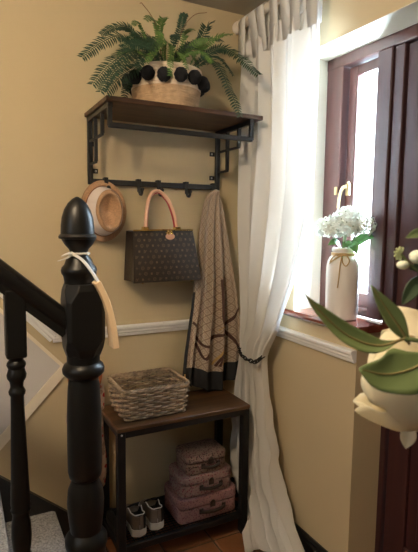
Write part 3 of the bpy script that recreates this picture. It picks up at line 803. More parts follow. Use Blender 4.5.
# ================================================================== handbag
bg = thing('handbag', 'dark brown monogram canvas handbag with tan handles hung on a hook', 'handbag', (0.728, 1.80, 1.055))
YF_, YB_ = 1.737, 1.856
f4 = [(0.596, 1.250), (0.845, 1.254), (0.871, 1.058), (0.588, 1.055)]          # front outline tl tr br bl
tl, tr_, br_, bl_ = f4
def bagx(u, v): # front-face coordinates
    l = lerp(tl[0], bl_[0], v); r = lerp(tr_[0], br_[0], v); zt = lerp(tl[1], tr_[1], u); zb = lerp(bl_[1], br_[1], u)
    return lerp(l, r, u), lerp(zt, zb, v)
def bag_body(u, v):
    # u around (front, right gusset, back, left gusset), v downwards
    inset = 0.034*(1-v)**1.2
    yf = YF_+inset*0.9; yb = YB_-inset*0.2
    s = (u*4) % 4; seg = int(s); t = s-seg
    if seg == 0: x, z = bagx(t, v); y = yf-0.006*sin(pi*t)*sin(pi*v)
    elif seg == 1: x, z = bagx(1, v); y = lerp(yf, yb, t); x -= 0.014*sin(pi*t)*(1-v*0.6)
    elif seg == 2: x, z = bagx(1-t, v); y = yb; x = x+0.0*t
    else: x, z = bagx(0, v); y = lerp(yb, yf, t); x += 0.018*sin(pi*t)*(1-v*0.5)
    return (x, y, z)
m = MB().grid(bag_body, 48, 12, close_u=True)
o0 = len(m.v)-48
m.f.append([o0+i for i in range(48)])
m.build('bag_body', 'canvas_brown', bg, smooth=True)
ztop = 1.252
MB().add([(0.598, YF_+0.034, ztop-0.003), (0.845, YF_+0.034, ztop), (0.835, YB_-0.008, ztop), (0.603, YB_-0.008, ztop-0.003)], [(0, 1, 2, 3)]).build('top_panel', 'canvas_brown', bg, solid=0.004)
MB().tube([(0.597, YF_+0.026, ztop), (0.71, YF_+0.022, ztop+0.003), (0.843, YF_+0.026, ztop+0.003)], 0.0030, 6).build('zip_edge', 'gold', bg)
for yy, dx, lab in ((YF_+0.050, 0.0, 1), (YB_-0.020, 0.018, 0)):
    pts = spline([(0.652+dx, yy, 1.235), (0.657+dx, yy+0.004, 1.300), (0.671+dx, yy+0.016, 1.365), (0.690+dx, yy+0.026, 1.396), (0.713+dx*0.6, lerp(yy, 1.822, 0.8), 1.4065), (0.738+dx, yy+0.026, 1.394), (0.760+dx, yy+0.016, 1.362), (0.778+dx, yy+0.004, 1.300), (0.786+dx, yy, 1.235)], 30)
    h_ = MB().tube(pts, 0.0075, 8).build('handle', 'bag_leather', bg, smooth=True)
    inner = [p+(Vector((0.714, p.y, 1.30))-p).normalized()*0.0045 for p in pts]
    MB().tube(inner, 0.0045, 6).build('handle_lining', 'bag_red', h_, smooth=True)
    for p in (pts[0], pts[-1]):
        MB().box((p.x-0.012, p.y-0.010, 1.245), (p.x+0.012, p.y+0.010, 1.266), 0.002).build('handle_ring', 'gold', h_)
ft = MB().box((0.735, YF_+0.006, 1.226), (0.737, YF_+0.008, 1.228))
tagm = MB().lathe((0, 0, 0), [(0.016, -0.0015), (0.017, 0), (0.016, 0.0015)], 20)
tagm.v = [Vector((0.742+v.x*1.15, YF_+0.014+v.z+0.002, 1.230+v.y*0.75)) for v in tagm.v]
tagm.build('leather_tag', 'bag_leather', bg)
cl = MB()
for (dx, dz) in ((-0.012, 0.004), (-0.006, 0.010), (0.0, 0.005), (0.006, 0.010), (-0.003, 0.001), (0.010, 0.003)): cl.ball((0.738+dx, YF_+0.012, 1.240+dz), 0.0045, 8, 6)
cl.build('clasp', 'gold', bg, smooth=True)
for (x, z) in ((0.628, 1.0555), (0.835, 1.0570)):
    MB().ball((x, YF_+0.012, z), 0.0055, 8, 6).build('metal_foot', 'gold', bg, smooth=True)
# monogram print: letters and flowers on the front, sheets of flat shapes just above the canvas
def front_pt(u, v, off=0.0007):
    x, y, z = bag_body(u/4.0, v); return Vector((x, y-off-0.0004, z))
mg = MB()
def put(poly, cu_, cv, sx_, sz_):
    P = [front_pt(min(0.99, max(0.005, cu_+px*sx_)), min(0.99, max(0.01, cv-pz*sz_))) for (px, pz) in poly]
    mg.add(P, [tuple(range(len(P)))])
def stroke(a, b, wd):
    a = Vector((a[0], a[1])); b = Vector((b[0], b[1])); d = (b-a).normalized()*0; e = (b-a).normalized(); n = Vector((-e.y, e.x))*wd/2
    return [tuple(a+n), tuple(a-n), tuple(b-n), tuple(b+n)]
LV = [stroke((-0.45, 0.8), (-0.7, -0.7), 0.2), stroke((-0.75, -0.7), (0.25, -0.75), 0.2), stroke((-0.15, 0.5), (0.25, -0.5), 0.22), stroke((0.25, -0.5), (0.85, 0.55), 0.2), stroke((-0.4, 0.5), (0.1, 0.5), 0.14), stroke((0.6, 0.55), (1.05, 0.55), 0.14)]
STAR = []
for k in range(4):
    a = k*pi/2; STAR.append([(0.1*cos(a+pi/4), 0.1*sin(a+pi/4)), (0.55*cos(a+0.22), 0.55*sin(a+0.22)), (0.9*cos(a), 0.9*sin(a)), (0.55*cos(a-0.22), 0.55*sin(a-0.22)), (0.1*cos(a-pi/4), 0.1*sin(a-pi/4))])
FLOW = [[(0.42*cos(k*pi/2+pi/4)+0.3*cos(j*pi/4), 0.42*sin(k*pi/2+pi/4)+0.3*sin(j*pi/4)) for j in range(8)] for k in range(4)]
RNG = [[(r*cos(a), r*sin(a)) for (r, a) in ((0.95, k*pi/6), (0.95, (k+1)*pi/6), (0.74, (k+1)*pi/6), (0.74, k*pi/6))] for k in range(12)]
rowi = 0
for j in range(9):
    for i in range(12):
        u = 0.045+i*0.084+(0.042 if j % 2 else 0); v = 0.07+j*0.108
        if u > 0.97: continue
        kind = ['lv', 'star', 'ring', 'flow'][(i*1+(j % 2)*2+j//2) % 4] if j % 2 else ['lv', 'flow', 'star', 'ring'][(i+j//2*2) % 4]
        su, sv = 0.025, 0.034
        shapes = {'lv': LV, 'star': STAR, 'ring': RNG+[[(x*0.55, z*0.55) for x, z in s] for s in STAR], 'flow': FLOW}[kind]
        for s in shapes: put(s, u, v, su*0.95, sv)
mg.build('monogram_print', 'monogram_tan', bg)

# ================================================================== scarf
sc = thing('silk_scarf', 'beige patterned silk scarf with black border hung on the last hook', 'scarf', (0.975, 1.80, 0.575))
SL = [(1.415, 0.960), (1.395, 0.936), (1.36, 0.920), (1.255, 0.901), (1.13, 0.886), (1.00, 0.868), (0.87, 0.846), (0.74, 0.826), (0.64, 0.816), (0.57, 0.824)]
SR = [(1.415, 0.985), (1.395, 0.996), (1.36, 1.008), (1.255, 1.026), (1.13, 1.048), (1.00, 1.074), (0.87, 1.093), (0.74, 1.100), (0.64, 1.098), (0.57, 1.095)]
def scarf_pt(u, v):
    zb = 0.602-0.030*sin(pi*u)+0.012*sin(9*u)
    z = lerp(1.412, zb, v)
    l, r = tab(SL, z), tab(SR, z); k = min(1, (1.415-z)/0.5)
    ph = 2*pi*3.6*u-0.54
    x = lerp(l, r, u)+0.008*k*sin(ph*1.0+0.7)
    y = 1.822-0.020*k-0.017*(0.35+0.65*k)*sin(ph+0.4*sin(3*z))-0.007*k*sin(2.3*ph+1+2*z)-0.03*(1-k)*sin(pi*u)
    return (x, min(y, YW-0.028 if 0.82 < z < 0.88 else YW-0.008), z)
WU = 0.34
m = MB().grid(scarf_pt, 110, 90, uvfn=lambda u, v: (u*WU, v*0.83), mi=lambda u, v: 1 if (v > 0.895 or (u > 0.965 and v > 0.3) or (u < 0.02 and v > 0.5)) else 0)
m.build('scarf_cloth', ['scarf_silk', 'cloth_black'], sc, smooth='all', solid=0.0012)
MB().loop([(0.976+0.012*cos(t*pi/6), 1.818, 1.408+0.008*sin(t*pi/6)) for t in range(12)], 0.008, 6).build('hanging_knot', 'scarf_silk', sc, smooth=True)
def pr_line(pts, wd, mat, name):
    m = MB(); P = [Vector((*p, 0)) for p in pts]; P = spline(P, 160); vs = []
    for i, p in enumerate(P):
        d = (P[min(i+1, 160)]-P[max(i-1, 0)]); d = Vector((d.x*WU, d.y*0.83, 0)).normalized(); n = Vector((-d.y/WU, d.x/0.83, 0))*wd/2
        for q_ in (p+n, p-n):
            a = Vector(scarf_pt(min(0.99, max(0.01, q_.x)), min(0.99, max(0, q_.y)))); vs.append(a+Vector((-0.001, -0.0035, 0)))
    m.add(vs, [(2*i, 2*i+1, 2*i+3, 2*i+2) for i in range(160)])
    return m.build(name, mat, sc)
pr_line([(0.04, 0.665), (0.15, 0.70), (0.30, 0.775), (0.45, 0.745), (0.58, 0.715), (0.75, 0.70), (0.9, 0.63), (0.97, 0.60)], 0.011, 'cord_brown', 'printed_cord')
pr_line([(0.22, 0.77), (0.32, 0.84), (0.38, 0.80), (0.48, 0.73), (0.60, 0.71)], 0.010, 'cord_brown', 'printed_cord')
pr_line([(0.60, 0.43), (0.605, 0.55), (0.61, 0.64), (0.66, 0.69)], 0.010, 'cord_brown', 'printed_cord')
pr_line([(0.645, 0.43), (0.66, 0.56), (0.68, 0.66), (0.80, 0.74), (0.9, 0.82)], 0.010, 'cord_brown', 'printed_cord')
for k in range(9):
    pr_line([(0.66, 0.71), (0.655+0.012*(k-4)*0.5, 0.78), (0.65+0.030*(k-4), 0.865+0.01*sin(k))], 0.007, 'cord_brown' if k % 3 else 'tassel_gold', 'printed_tassel_strand')
pr_line([(0.60, 0.70), (0.64, 0.685), (0.69, 0.69)], 0.032, 'tassel_gold', 'printed_knot')
pr_line([(0.655, 0.735), (0.66, 0.75), (0.665, 0.76)], 0.020, 'tassel_gold', 'printed_knot')
lb = MB().box((0.818, 1.778, 0.630), (0.824, 1.780, 0.662)); lb.build('sewn_label', 'tassel_gold', sc)

# ================================================================== bench
BX0, BX1, BY0, BY1, BZ = 0.483, 1.035, 1.610, 1.860, 0.555
bn = thing('shoe_bench', 'narrow black metal shoe bench with rustic dark wooden top', 'bench', (0.759, 1.735, 0))
B((BX0, BY0, BZ-0.016), (BX1, BY1, BZ), 0.002).build('bench_top', 'bench_wood', bn)
q = 0.030
for x in (BX0+0.001, BX1-q-0.001):
    for y in (BY0+0.002, BY1-q-0.002):
        lg = MB().box((x, y, 0.008), (x+q, y+q, BZ-0.0165), 0.002).build('leg', 'black_metal', bn)
        MB().lathe((x+q/2, y+q/2, 0), [(0.011, 0.0), (0.012, 0.006), (0.008, 0.010)], 12).build('levelling_foot', 'black_metal', lg)
m = MB()
for (za, zb) in ((BZ-0.040, BZ-0.0165), (0.074, 0.098)):
    for lo, hi in (((BX0+q, BY0+0.004), (BX1-q, BY0+0.024)), ((BX0+q, BY1-0.024), (BX1-q, BY1-0.004)), ((BX0+0.004, BY0+q), (BX0+0.024, BY1-q)), ((BX1-0.024, BY0+q), (BX1-0.004, BY1-q))):
        B((*lo, za), (*hi, zb), 0.001).build('frame_rail', 'black_metal', bn)

m = MB()
for i in range(1, 30): x = lerp(BX0+0.02, BX1-0.02, i/30); m.box((x-0.0012, BY0+0.02, 0.0925), (x+0.0012, BY1-0.02, 0.0955))
for i in range(1, 14): y = lerp(BY0+0.02, BY1-0.02, i/14); m.box((BX0+0.02, y-0.0012, 0.0955), (BX1-0.02, y+0.0012, 0.0985))
m.build('mesh_shelf', 'black_metal', bn)
MB().ball((BX0+0.016, BY0+0.002, BZ-0.026), 0.004, 8, 5).build('bolt', 'steel', bn)

# ================================================================== wicker basket
wk = thing('wicker_basket', 'rectangular grey brown wicker basket on the bench', 'basket', (0.650, 1.750, BZ))
WCX, WCY, WHX, WHY, WH = 0.650, 1.752, 0.118, 0.094, 0.112
def rr(hx, hy, r, n=7):
    pts = []
    for (cx, cy, a0) in ((hx-r, hy-r, 0), (-hx+r, hy-r, pi/2), (-hx+r, -hy+r, pi), (hx-r, -hy+r, 3*pi/2)):
        for i in range(n+1): a = a0+pi/2*i/n; pts.append((cx+r*cos(a), cy+r*sin(a)))
    return pts
def resample(pts, n):
    P = [Vector((x, y)) for x, y in pts]; P.append(P[0]); L = [0]
    for a, b in zip(P, P[1:]): L.append(L[-1]+(b-a).length)
    out = []; j = 0
    for k in range(n):
        s = L[-1]*k/n
        while L[j+1] < s: j += 1
        t = (s-L[j])/max(1e-9, L[j+1]-L[j]); p = P[j].lerp(P[j+1], t); d = (P[j+1]-P[j]).normalized(); out.append((p, Vector((d.y, -d.x))))
    return out
NS = 28; rows = 11; m = MB()
for r_ in range(rows):
    z = 0.006+r_*(WH-0.016)/(rows-1); g = 0.012*z/WH
    ring = resample(rr(WHX+g, WHY+g, 0.022), NS*4)
    pts = []
    for k, (p, n_) in enumerate(ring):
        o_ = 0.0055*sin(2*pi*k/8+pi*(r_ % 2)); p2 = p+n_*o_
        pts.append((WCX+p2.x, WCY+p2.y, BZ+z+0.0012*sin(k*0.7+r_)))
    m.loop(pts, 0.0045, 6, flat=0.95)
m.build('woven_strands', 'wicker', wk, smooth=True, kind='stuff')
m = MB()
for k, ((p, n_), (p2, n2)) in enumerate(zip(resample(rr(WHX, WHY, 0.022), NS), resample(rr(WHX+0.012, WHY+0.012, 0.022), NS))):
    m.tube([(WCX+p.x, WCY+p.y, BZ+0.002), (WCX+p2.x, WCY+p2.y, BZ+WH)], 0.0026, 5)
m.build('upright_stakes', 'wicker_dark', wk, kind='stuff')
m = MB(); ring = resample(rr(WHX+0.013, WHY+0.013, 0.024), 160)
for s2 in range(3):
    pts = []
    for k, (p, n_) in enumerate(ring):
        a = 2*pi*k/10+s2*2*pi/3; p2 = p+n_*0.005*cos(a); pts.append((WCX+p2.x, WCY+p2.y, BZ+WH+0.002+0.005*sin(a)))
    m.loop(pts, 0.0042, 6)
m.build('braided_rim', 'wicker', wk, smooth=True)
B((WCX-WHX+0.006, WCY-WHY+0.006, BZ+0.001), (WCX+WHX-0.006, WCY+WHY-0.006, BZ+0.006), 0.001).build('basket_base', 'wicker_dark', wk)

# ================================================================== suitcases
def rbox(m, x0, x1, y0, y1, z0, z1, r, e=0.006):
    cx, cy, hx, hy = (x0+x1)/2, (y0+y1)/2, (x1-x0)/2, (y1-y0)/2
    ring = []; lev = [(z0, e), (z0+e, 0), (z1-e, 0), (z1-e*0.3, e*0.3), (z1, e)]
    pts = rr(1, 1, 0.5)
    vs = []; n = None
    for (z, ins) in lev:
        P = rr(hx-ins, hy-ins, max(0.004, r-ins)); n = len(P); vs += [(cx+a, cy+b, z) for a, b in P]
    fs = [(k*n+i, k*n+(i+1) % n, (k+1)*n+(i+1) % n, (k+1)*n+i) for k in range(len(lev)-1) for i in range(n)]
    fs += [tuple(range(n-1, -1, -1)), tuple(range((len(lev)-1)*n, len(lev)*n))]
    return m.add(vs, fs)
def case(label, x0, x1, y0, y1, z0, h, mat, r):
    c = thing('toy_suitcase', label, 'suitcase', ((x0+x1)/2, (y0+y1)/2, z0), 'stacked toy suitcases')
    zl = z0+h*0.60
    rbox(MB(), x0, x1, y0, y1, z0, zl-0.001, r, 0.004).build('case_body', mat, c, smooth=True)
    rbox(MB(), x0-0.002, x1+0.002, y0-0.002, y1+0.002, zl, z0+h, r+0.002, 0.007).build('lid', mat, c, smooth=True)
    cx = (x0+x1)/2+0.012; s = (x1-x0)/0.22; zh = z0+h*0.42
    hd = MB().tube(spline([(cx-0.042*s, y0-0.004, zh), (cx-0.036*s, y0-0.014, zh), (cx, y0-0.018, zh-0.004), (cx+0.036*s, y0-0.014, zh), (cx+0.042*s, y0-0.004, zh)], 16), 0.0065, 8, up=(0, 0, 1)).build('handle', 'case_leather', c, smooth=True)
    for sx in (-1, 1): MB().box((cx+sx*0.042*s-0.008, y0-0.006, zh-0.010), (cx+sx*0.042*s+0.008, y0-0.0003, zh+0.010), 0.001).build('handle_plate', 'case_leather', hd)
    cl = MB().box((cx-0.011, y0-0.007, zl-0.010), (cx+0.011, y0-0.0023, zl+0.012), 0.001)
    cl.ball((cx, y0-0.006, zl+0.010), 0.010, 10, 6, sc=(1, 0.4, 1)).build('clasp', 'case_leather', c)
ZS = 0.0985
case('largest mauve toy suitcase at the bottom of the stack', 0.738, 1.003, 1.640, 1.818, ZS, 0.098, 'case_mauve', 0.032)
case('middle sized rose toy suitcase in the stack', 0.754, 0.982, 1.650, 1.806, ZS+0.0985, 0.083, 'case_rose', 0.028)
case('smallest brown toy suitcase on top of the stack', 0.782, 0.960, 1.662, 1.794, ZS+0.182, 0.078, 'case_brown', 0.024)

# ================================================================== shoes
def shoe(name, label, x, yh, rot, L, Wd, Hh, up_m, sole_m, stripe):
    root = thing(name, label, 'shoe', (x, yh+L/2, ZS), 'shoes on the bench shelf')
    ca, sa = cos(rot), sin(rot)
    def T_(lx, ly, lz): return (x+lx*ca-ly*sa, yh+lx*sa+ly*ca, ZS+lz)
    def hw(t):
        e = min(1, sqrt(max(0, 1-(1-min(1, t/0.12))**2))) if t < 0.12 else (sqrt(max(0, 1-((t-0.78)/0.22)**2)) if t > 0.78 else 1)
        return Wd/2*max(e, 0.02)*(0.82+0.22*sin(pi*min(1, max(0, (t-0.25)/0.9))))
    def ht(t): return tab([(0, Hh), (0.12, Hh*0.98), (0.25, Hh*0.86), (0.40, Hh*0.92), (0.52, Hh*0.82), (0.75, Hh*0.52), (1.0, Hh*0.34)], t)
    def opn(t): return 1.0 if 0.03 < t < 0.40 else (max(0, 1-(t-0.40)/0.10) if t >= 0.40 else t/0.03)
    OP = [(1, 0), (1.0, 0.3), (0.97, 0.6), (0.88, 0.92), (0.82, 1.0), (0.74, 0.98), (0.66, 0.6), (0.5, 0.35), (0.0, 0.33)]
    CL = [(1, 0), (1.0, 0.3), (0.96, 0.6), (0.84, 0.80), (0.72, 0.88), (0.60, 0.94), (0.42, 0.98), (0.22, 1.0), (0.0, 1.0)]
    prof = lambda t: [(lerp(c[0], o[0], opn(t)), lerp(c[1], o[1], opn(t))) for o, c in zip(OP, CL)]
    NT = 34
    def up(u, v):
        t = u; P = prof(t); P = [(-a, b) for a, b in P]+P[::-1][1:]
        i = min(len(P)-1, int(round(v*(len(P)-1)))); a, b = P[i]
        return T_(a*hw(t), t*L, 0.020+b*(ht(t)-0.020))
    K = len(OP)*2-2
    MB().grid(up, NT, K, mi=lambda u, v: 1 if (5/K <= v < 11/K and u < 0.42) else (0)).build('upper', [up_m, 'shoe_black'], root, smooth='all')
    m = MB(); vs = []; n = 40
    out = [(hw(i/20)*1.07+0.0015, i/20) for i in range(21)]
    poly = [(a, t*L*1.015-0.004) for a, t in out]+[(-a, t*L*1.015-0.004) for a, t in out[::-1]]
    n = len(poly)
    for z, k in ((0.0005, 0.97), (0.004, 1.0), (0.024, 1.0), (0.027, 0.96)): vs += [T_(a*k, b, z) for a, b in poly]
    fs = [(k*n+i, k*n+(i+1) % n, (k+1)*n+(i+1) % n, (k+1)*n+i) for k in range(3) for i in range(n)]+[tuple(range(n-1, -1, -1)), tuple(range(3*n, 4*n))]
    m.add(vs, fs).build('sole', sole_m, root, smooth=True)
    # collar piping
    col = [T_(-0.80*hw(t)-0.001, t*L, ht(t)+0.001) for t in [0.42-0.39*i/10 for i in range(11)]]+[T_(0.80*hw(t)+0.001, t*L, ht(t)+0.001) for t in [0.03+0.39*i/10 for i in range(11)]]
    MB().tube(col, 0.0022, 6).build('collar', sole_m if stripe else 'shoe_black', root, smooth=True)
    tn = MB().grid(lambda u, v: T_((u-0.5)*Wd*0.52*(1-0.2*v), L*lerp(0.54, 0.36, v)-0.006*cos((u-0.5)*3), lerp(Hh*0.80, Hh*1.10, v)+0.006*cos((u-0.5)*3)), 8, 6)
    tn.build('tongue', 'shoe_black', root, smooth='all', solid=0.003)
    lc = MB()
    for i in range(4):
        t = 0.50+0.06*i; z = ht(t)+0.004; lc.tube([T_(-hw(t)*0.6, t*L, z-0.004), T_(0, t*L+0.004, z), T_(hw(t)*0.6, t*L, z-0.004)], 0.002, 5)
    lc.build('laces', 'shoe_black', root)
    if stripe:
        MB().grid(lambda u, v: T_(hw(0.0+0.10*u+0.02)*1.0*(1.0-0.10*v*v)+0.0012, (0.015+0.085*u)*L, lerp(0.026, ht(0.05)*1.0, v)), 4, 6).build('heel_stripe', 'shoe_black', root, smooth='all', solid=0.001)
    return root
shoe('sneaker', 'grey suede sneaker with white sole nearer the bench leg', 0.579, 1.652, R_(-4), 0.185, 0.066, 0.084, 'shoe_grey', 'shoe_white', True)
shoe('sneaker', 'grey suede sneaker with white sole nearer the suitcases', 0.655, 1.662, R_(-4), 0.180, 0.066, 0.084, 'shoe_grey', 'shoe_white', True)
shoe('black_shoe', 'black shoe half hidden behind the front bench leg', 0.520, 1.678, R_(0), 0.165, 0.048, 0.075, 'shoe_black', 'shoe_black', False)

# ================================================================== vase with hydrangeas on the sill
VX, VY, VZ = 1.216, 1.306, 0.950
vs_ = thing('ceramic_vase', 'white ceramic bottle vase with twine bow on the window sill', 'vase', (VX, VY, VZ))
pr = [(0.020, 0.0), (0.052, 0.0005), (0.0555, 0.004), (0.0565, 0.02), (0.0580, 0.10), (0.0585, 0.16), (0.0575, 0.188), (0.0545, 0.205), (0.0480, 0.219), (0.0400, 0.226), (0.0380, 0.230), (0.0380, 0.238), (0.0405, 0.241), (0.0415, 0.246), (0.0405, 0.251), (0.0365, 0.252), (0.034, 0.245), (0.033, 0.20), (0.002, 0.198)]
MB().lathe((VX, VY, VZ), pr, 40).build('vase_body', 'vase_ceramic', vs_, smooth=True)
tw = MB(); VD = Vector((-0.685, -0.725, 0)); VS = Vector((0.725, -0.685, 0))      # towards the room, and sideways
tw.loop([(VX+0.0405*cos(a*pi/16), VY+0.0405*sin(a*pi/16), VZ+0.2275) for a in range(32)], 0.003, 6)
tw.loop([(VX+0.0405*cos(a*pi/16), VY+0.0405*sin(a*pi/16), VZ+0.2325) for a in range(32)], 0.003, 6)
K0 = Vector((VX, VY, VZ+0.228))+VD*0.046-VS*0.006
def off(s, z, d=0.0): return K0+VS*s+Vector((0, 0, z))+VD*d
tw.tube(spline([off(0, 0), off(0.016, 0.000, 0.008), off(0.026, -0.018, 0.012), off(0.016, -0.036, 0.012), off(0.004, -0.024, 0.010), off(0, 0, 0.004)], 20), 0.0022, 6)
tw.tube(spline([off(0, 0), off(-0.014, 0.004, 0.006), off(-0.030, -0.008, 0.006), off(-0.038, -0.024, 0.006), off(-0.026, -0.016, 0.008), off(0, 0, 0.004)], 20), 0.0022, 6)
tw.tube(spline([off(0, 0), off(-0.004, -0.03, 0.012), off(-0.006, -0.07, 0.013), off(-0.010, -0.112, 0.013)], 14), 0.0022, 6)
tw.tube(spline([off(0, 0), off(-0.018, -0.008, 0.008), off(-0.040, -0.030, 0.006)], 8), 0.002, 6)
tw.ball(K0+VD*0.004, 0.005)
tw.build('twine_bow', 'twine', vs_, smooth=True)

hy = thing('hydrangea_bunch', 'white hydrangea flowers in the vase on the window sill', 'flowers', (VX, VY, VZ+0.21))
def floret(m, e, p, nrm, r):
    nrm = nrm.normalized(); a = nrm.orthogonal().normalized(); b = nrm.cross(a); rot = random.uniform(0, pi/2)
    for k in range(4):
        t = rot+k*pi/2; d = a*cos(t)+b*sin(t); s = nrm.cross(d)
        m.add([p, p+d*r*0.5+s*r*0.42+nrm*r*0.10, p+d*r*0.95+s*r*0.30+nrm*r*0.05, p+d*r*1.05+nrm*r*0.16, p+d*r*0.95-s*r*0.30+nrm*r*0.05, p+d*r*0.5-s*r*0.42+nrm*r*0.10], [(0, 1, 2, 3), (0, 3, 4, 5)])
    if e is not None: e.ball(p+nrm*r*0.12, r*0.16, 6, 4)
HCN = Vector((VX, VY, 1.277))
for (ds, dd, dz, rad) in ((-0.048, 0.012, -0.006, 0.052), (0.002, 0.024, 0.004, 0.060), (0.052, 0.010, 0.004, 0.052), (-0.006, -0.03, 0.012, 0.052), (0.012, 0.004, 0.034, 0.044)):
    c = HCN+VS*ds+VD*dd+Vector((0, 0, dz)); m = MB(); e = MB(); nf = 46
    for k in range(nf):
        zf = 1-2*(k+0.5)/nf*0.86; ph = k*2.39996; rr_ = sqrt(max(0, 1-zf*zf)); n_ = Vector((rr_*cos(ph), rr_*sin(ph), zf))
        p = c+Vector((n_.x*rad, n_.y*rad, n_.z*rad*0.72))*random.uniform(0.88, 1.06)
        floret(m, e if k % 4 == 0 else None, p, n_+Vector((random.uniform(-.25, .25), random.uniform(-.25, .25), random.uniform(-.25, .25))), random.uniform(0.013, 0.017))
    h = m.build('flower_head', 'hydrangea_white', hy)
    e.build('flower_eyes', 'hydrangea_eye', h, kind='stuff')
    MB().tube(spline([c-Vector((0, 0, 0.01)), c*0.5+Vector((VX, VY, 1.19))*0.5-Vector((0, 0, 0.01)), Vector((VX+random.uniform(-.015, .015), VY+random.uniform(-.015, .015), 1.155))], 8), 0.0025, 6).build('stem', 'stem_green', hy)

def leaf(parent, path, wd, nrm, mat='leaf_green', vein='leaf_vein', name='leaf', fold=0.25, peak=0.45, wav=0.0, n=22, sharp=1.0, vr=0.0009):
    P = spline(path, n); nrm = Vector(nrm).normalized(); m = MB(); R = []
    for i, p in enumerate(P):
        t = i/n; d = (P[min(i+1, n)]-P[max(i-1, 0)]).normalized(); s = d.cross(nrm).normalized(); up_ = s.cross(d)
        k = (t/peak) if t < peak else (1-t)/(1-peak)
        h = wd/2*max(0.02, sin(pi/2*max(0, min(1, k))))**sharp
        row = []
        for j in range(-4, 5):
            x = j/4; row.append(p+s*(x*h*(1+wav*sin(11*t+x*2)))+up_*(abs(x)**1.4*h*fold+wav*0.25*wd*sin(9*t+2*x)*abs(x)))
        R.append(row)
    m.grid(lambda u, v: R[int(round(v*n))][int(round(u*8))], 8, n)
    l = m.build(name, mat, parent, smooth='all', solid=0.0006)
    if vein: MB().tube([p+nrm*0.0004 for p in P[:-1]], [vr*1.6*(1-0.7*i/n) for i in range(n)], 5).build('vein', vein, l)
    return l
b0 = Vector((VX, VY, 1.20))
leaf(hy, [b0+VS*0.01, b0+VS*0.03+VD*0.03+Vector((0, 0, 0.012)), b0+VS*0.045+VD*0.05-Vector((0, 0, 0.016))], 0.036, VD+Vector((0, 0, 0.8)), vein=None)
leaf(hy, [b0+VS*0.02, b0+VS*0.06+VD*0.01+Vector((0, 0, 0.035)), b0+VS*0.105+Vector((0, 0, 0.045))], 0.036, VD+Vector((0, 0, 0.7)), vein=None)
leaf(hy, [b0-VS*0.01, b0-VS*0.03+VD*0.03+Vector((0, 0, 0.022)), b0-VS*0.055+VD*0.04+Vector((0, 0, 0.012))], 0.030, VD+Vector((0, 0, 0.8)), vein=None)
leaf(hy, [b0+VD*0.01, b0+VS*0.01+VD*0.04+Vector((0, 0, 0.020)), b0+VS*0.0+VD*0.06+Vector((0, 0, 0.004))], 0.030, VD+Vector((0, 0, 0.8)), vein=None)
yf_ = MB()
for k in range(7): floret(yf_, None, b0+VS*(0.085+0.006*(k % 3))-VD*0.03+Vector((0, 0, 0.015+0.016*k)), VD+Vector((0, 0, 0.3)), 0.012)

# ================================================================== bouquet close to the viewer
CV = Vector((-0.62, -0.76, 0.12)).normalized()          # from the bouquet towards the viewer
tv = thing('flower_table', 'small round wooden table under the rose bouquet', 'table', (0.70, 0.20, 0))
MB().lathe((0.70, 0.20, 0.765), [(0.16, 0), (0.17, 0.006), (0.17, 0.018), (0.165, 0.022)], 40).build('table_top', 'mahogany', tv, smooth=True)
MB().lathe((0.70, 0.20, 0.0), [(0.12, 0), (0.12, 0.015), (0.03, 0.03), (0.022, 0.10), (0.028, 0.40), (0.020, 0.70), (0.06, 0.765)], 24).build('pedestal', 'mahogany', tv, smooth=True)
jv = thing('glazed_jug', 'tall cream jug holding the rose bouquet', 'jug', (0.66, 0.22, 0.7872))
MB().lathe((0.66, 0.22, 0.7872), [(0.02, 0), (0.05, 0.001), (0.056, 0.03), (0.054, 0.11), (0.038, 0.18), (0.042, 0.215), (0.038, 0.215), (0.034, 0.18), (0.048, 0.11), (0.048, 0.02), (0.004, 0.012)], 32).build('jug_body', 'vase_ceramic', jv, smooth=True)
MB().tube(spline([(0.698, 0.20, 0.985), (0.735, 0.185, 0.97), (0.735, 0.185, 0.90), (0.706, 0.198, 0.88)], 12), 0.006, 8).build('jug_handle', 'vase_ceramic', jv, smooth=True)

bq = thing('rose_bouquet', 'cream rose with green leaves and small buds close to the viewer', 'flowers', (0.66, 0.22, 0.90))
J = Vector((0.66, 0.22, 0.93))
RC = Vector((0.428, 0.365, 1.126)); ax = Vector((-0.55, 0.78, 0.30)).normalized()
e1 = ax.orthogonal().normalized(); e2 = ax.cross(e1)
def petal(R, phi0, span, tmax, flare, seed, name='petal'):
    def f(u, v):
        ph = phi0+(u-0.5)*span*(0.55+0.45*sin(pi*min(1, 0.15+v))); th = 0.15+v*tmax*(1-0.10*(2*abs(u-0.5))**2.5)
        r = R*(1+flare*max(0, v-0.55)**1.5+0.05*noise.noise((u*3+seed, v*3, seed))+0.10*max(0, v-0.7)*sin(9*u+seed*2)*1.0)
        q = -ax*cos(th)+(e1*cos(ph)+e2*sin(ph))*sin(th)
        return RC+q*r
    MB().grid(f, 18, 14).build(name, 'rose_petal', bq, smooth='all', solid=0.0008)
for k in range(5): petal(0.066, k*2*pi/5+0.3, 2.1, 1.80, 0.06, k*1.7+1)
for k in range(4): petal(0.058, k*pi/2+0.9, 2.2, 1.95, 0.12, k*2.3+8)
for k in range(3): petal(0.045, k*2*pi/3+0.2, 2.6, 2.2, 0.05, k*3.1+15)
for k in range(2): petal(0.030, k*pi+0.5, 3.4, 2.4, 0.0, k*3.1+25)
leaf(bq, [(0.412, 0.338, 1.082), (0.409, 0.334, 1.066), (0.409, 0.336, 1.049)], 0.016, CV, mat='rose_petal', vein=None, name='drooping_petal', peak=0.55)
MB().tube(spline([RC-ax*0.054, RC-ax*0.09+Vector((0.03, -0.01, -0.02)), Vector((0.58, 0.25, 1.02)), J], 16), 0.0032, 8).build('stem', 'stem_green', bq, smooth=True)
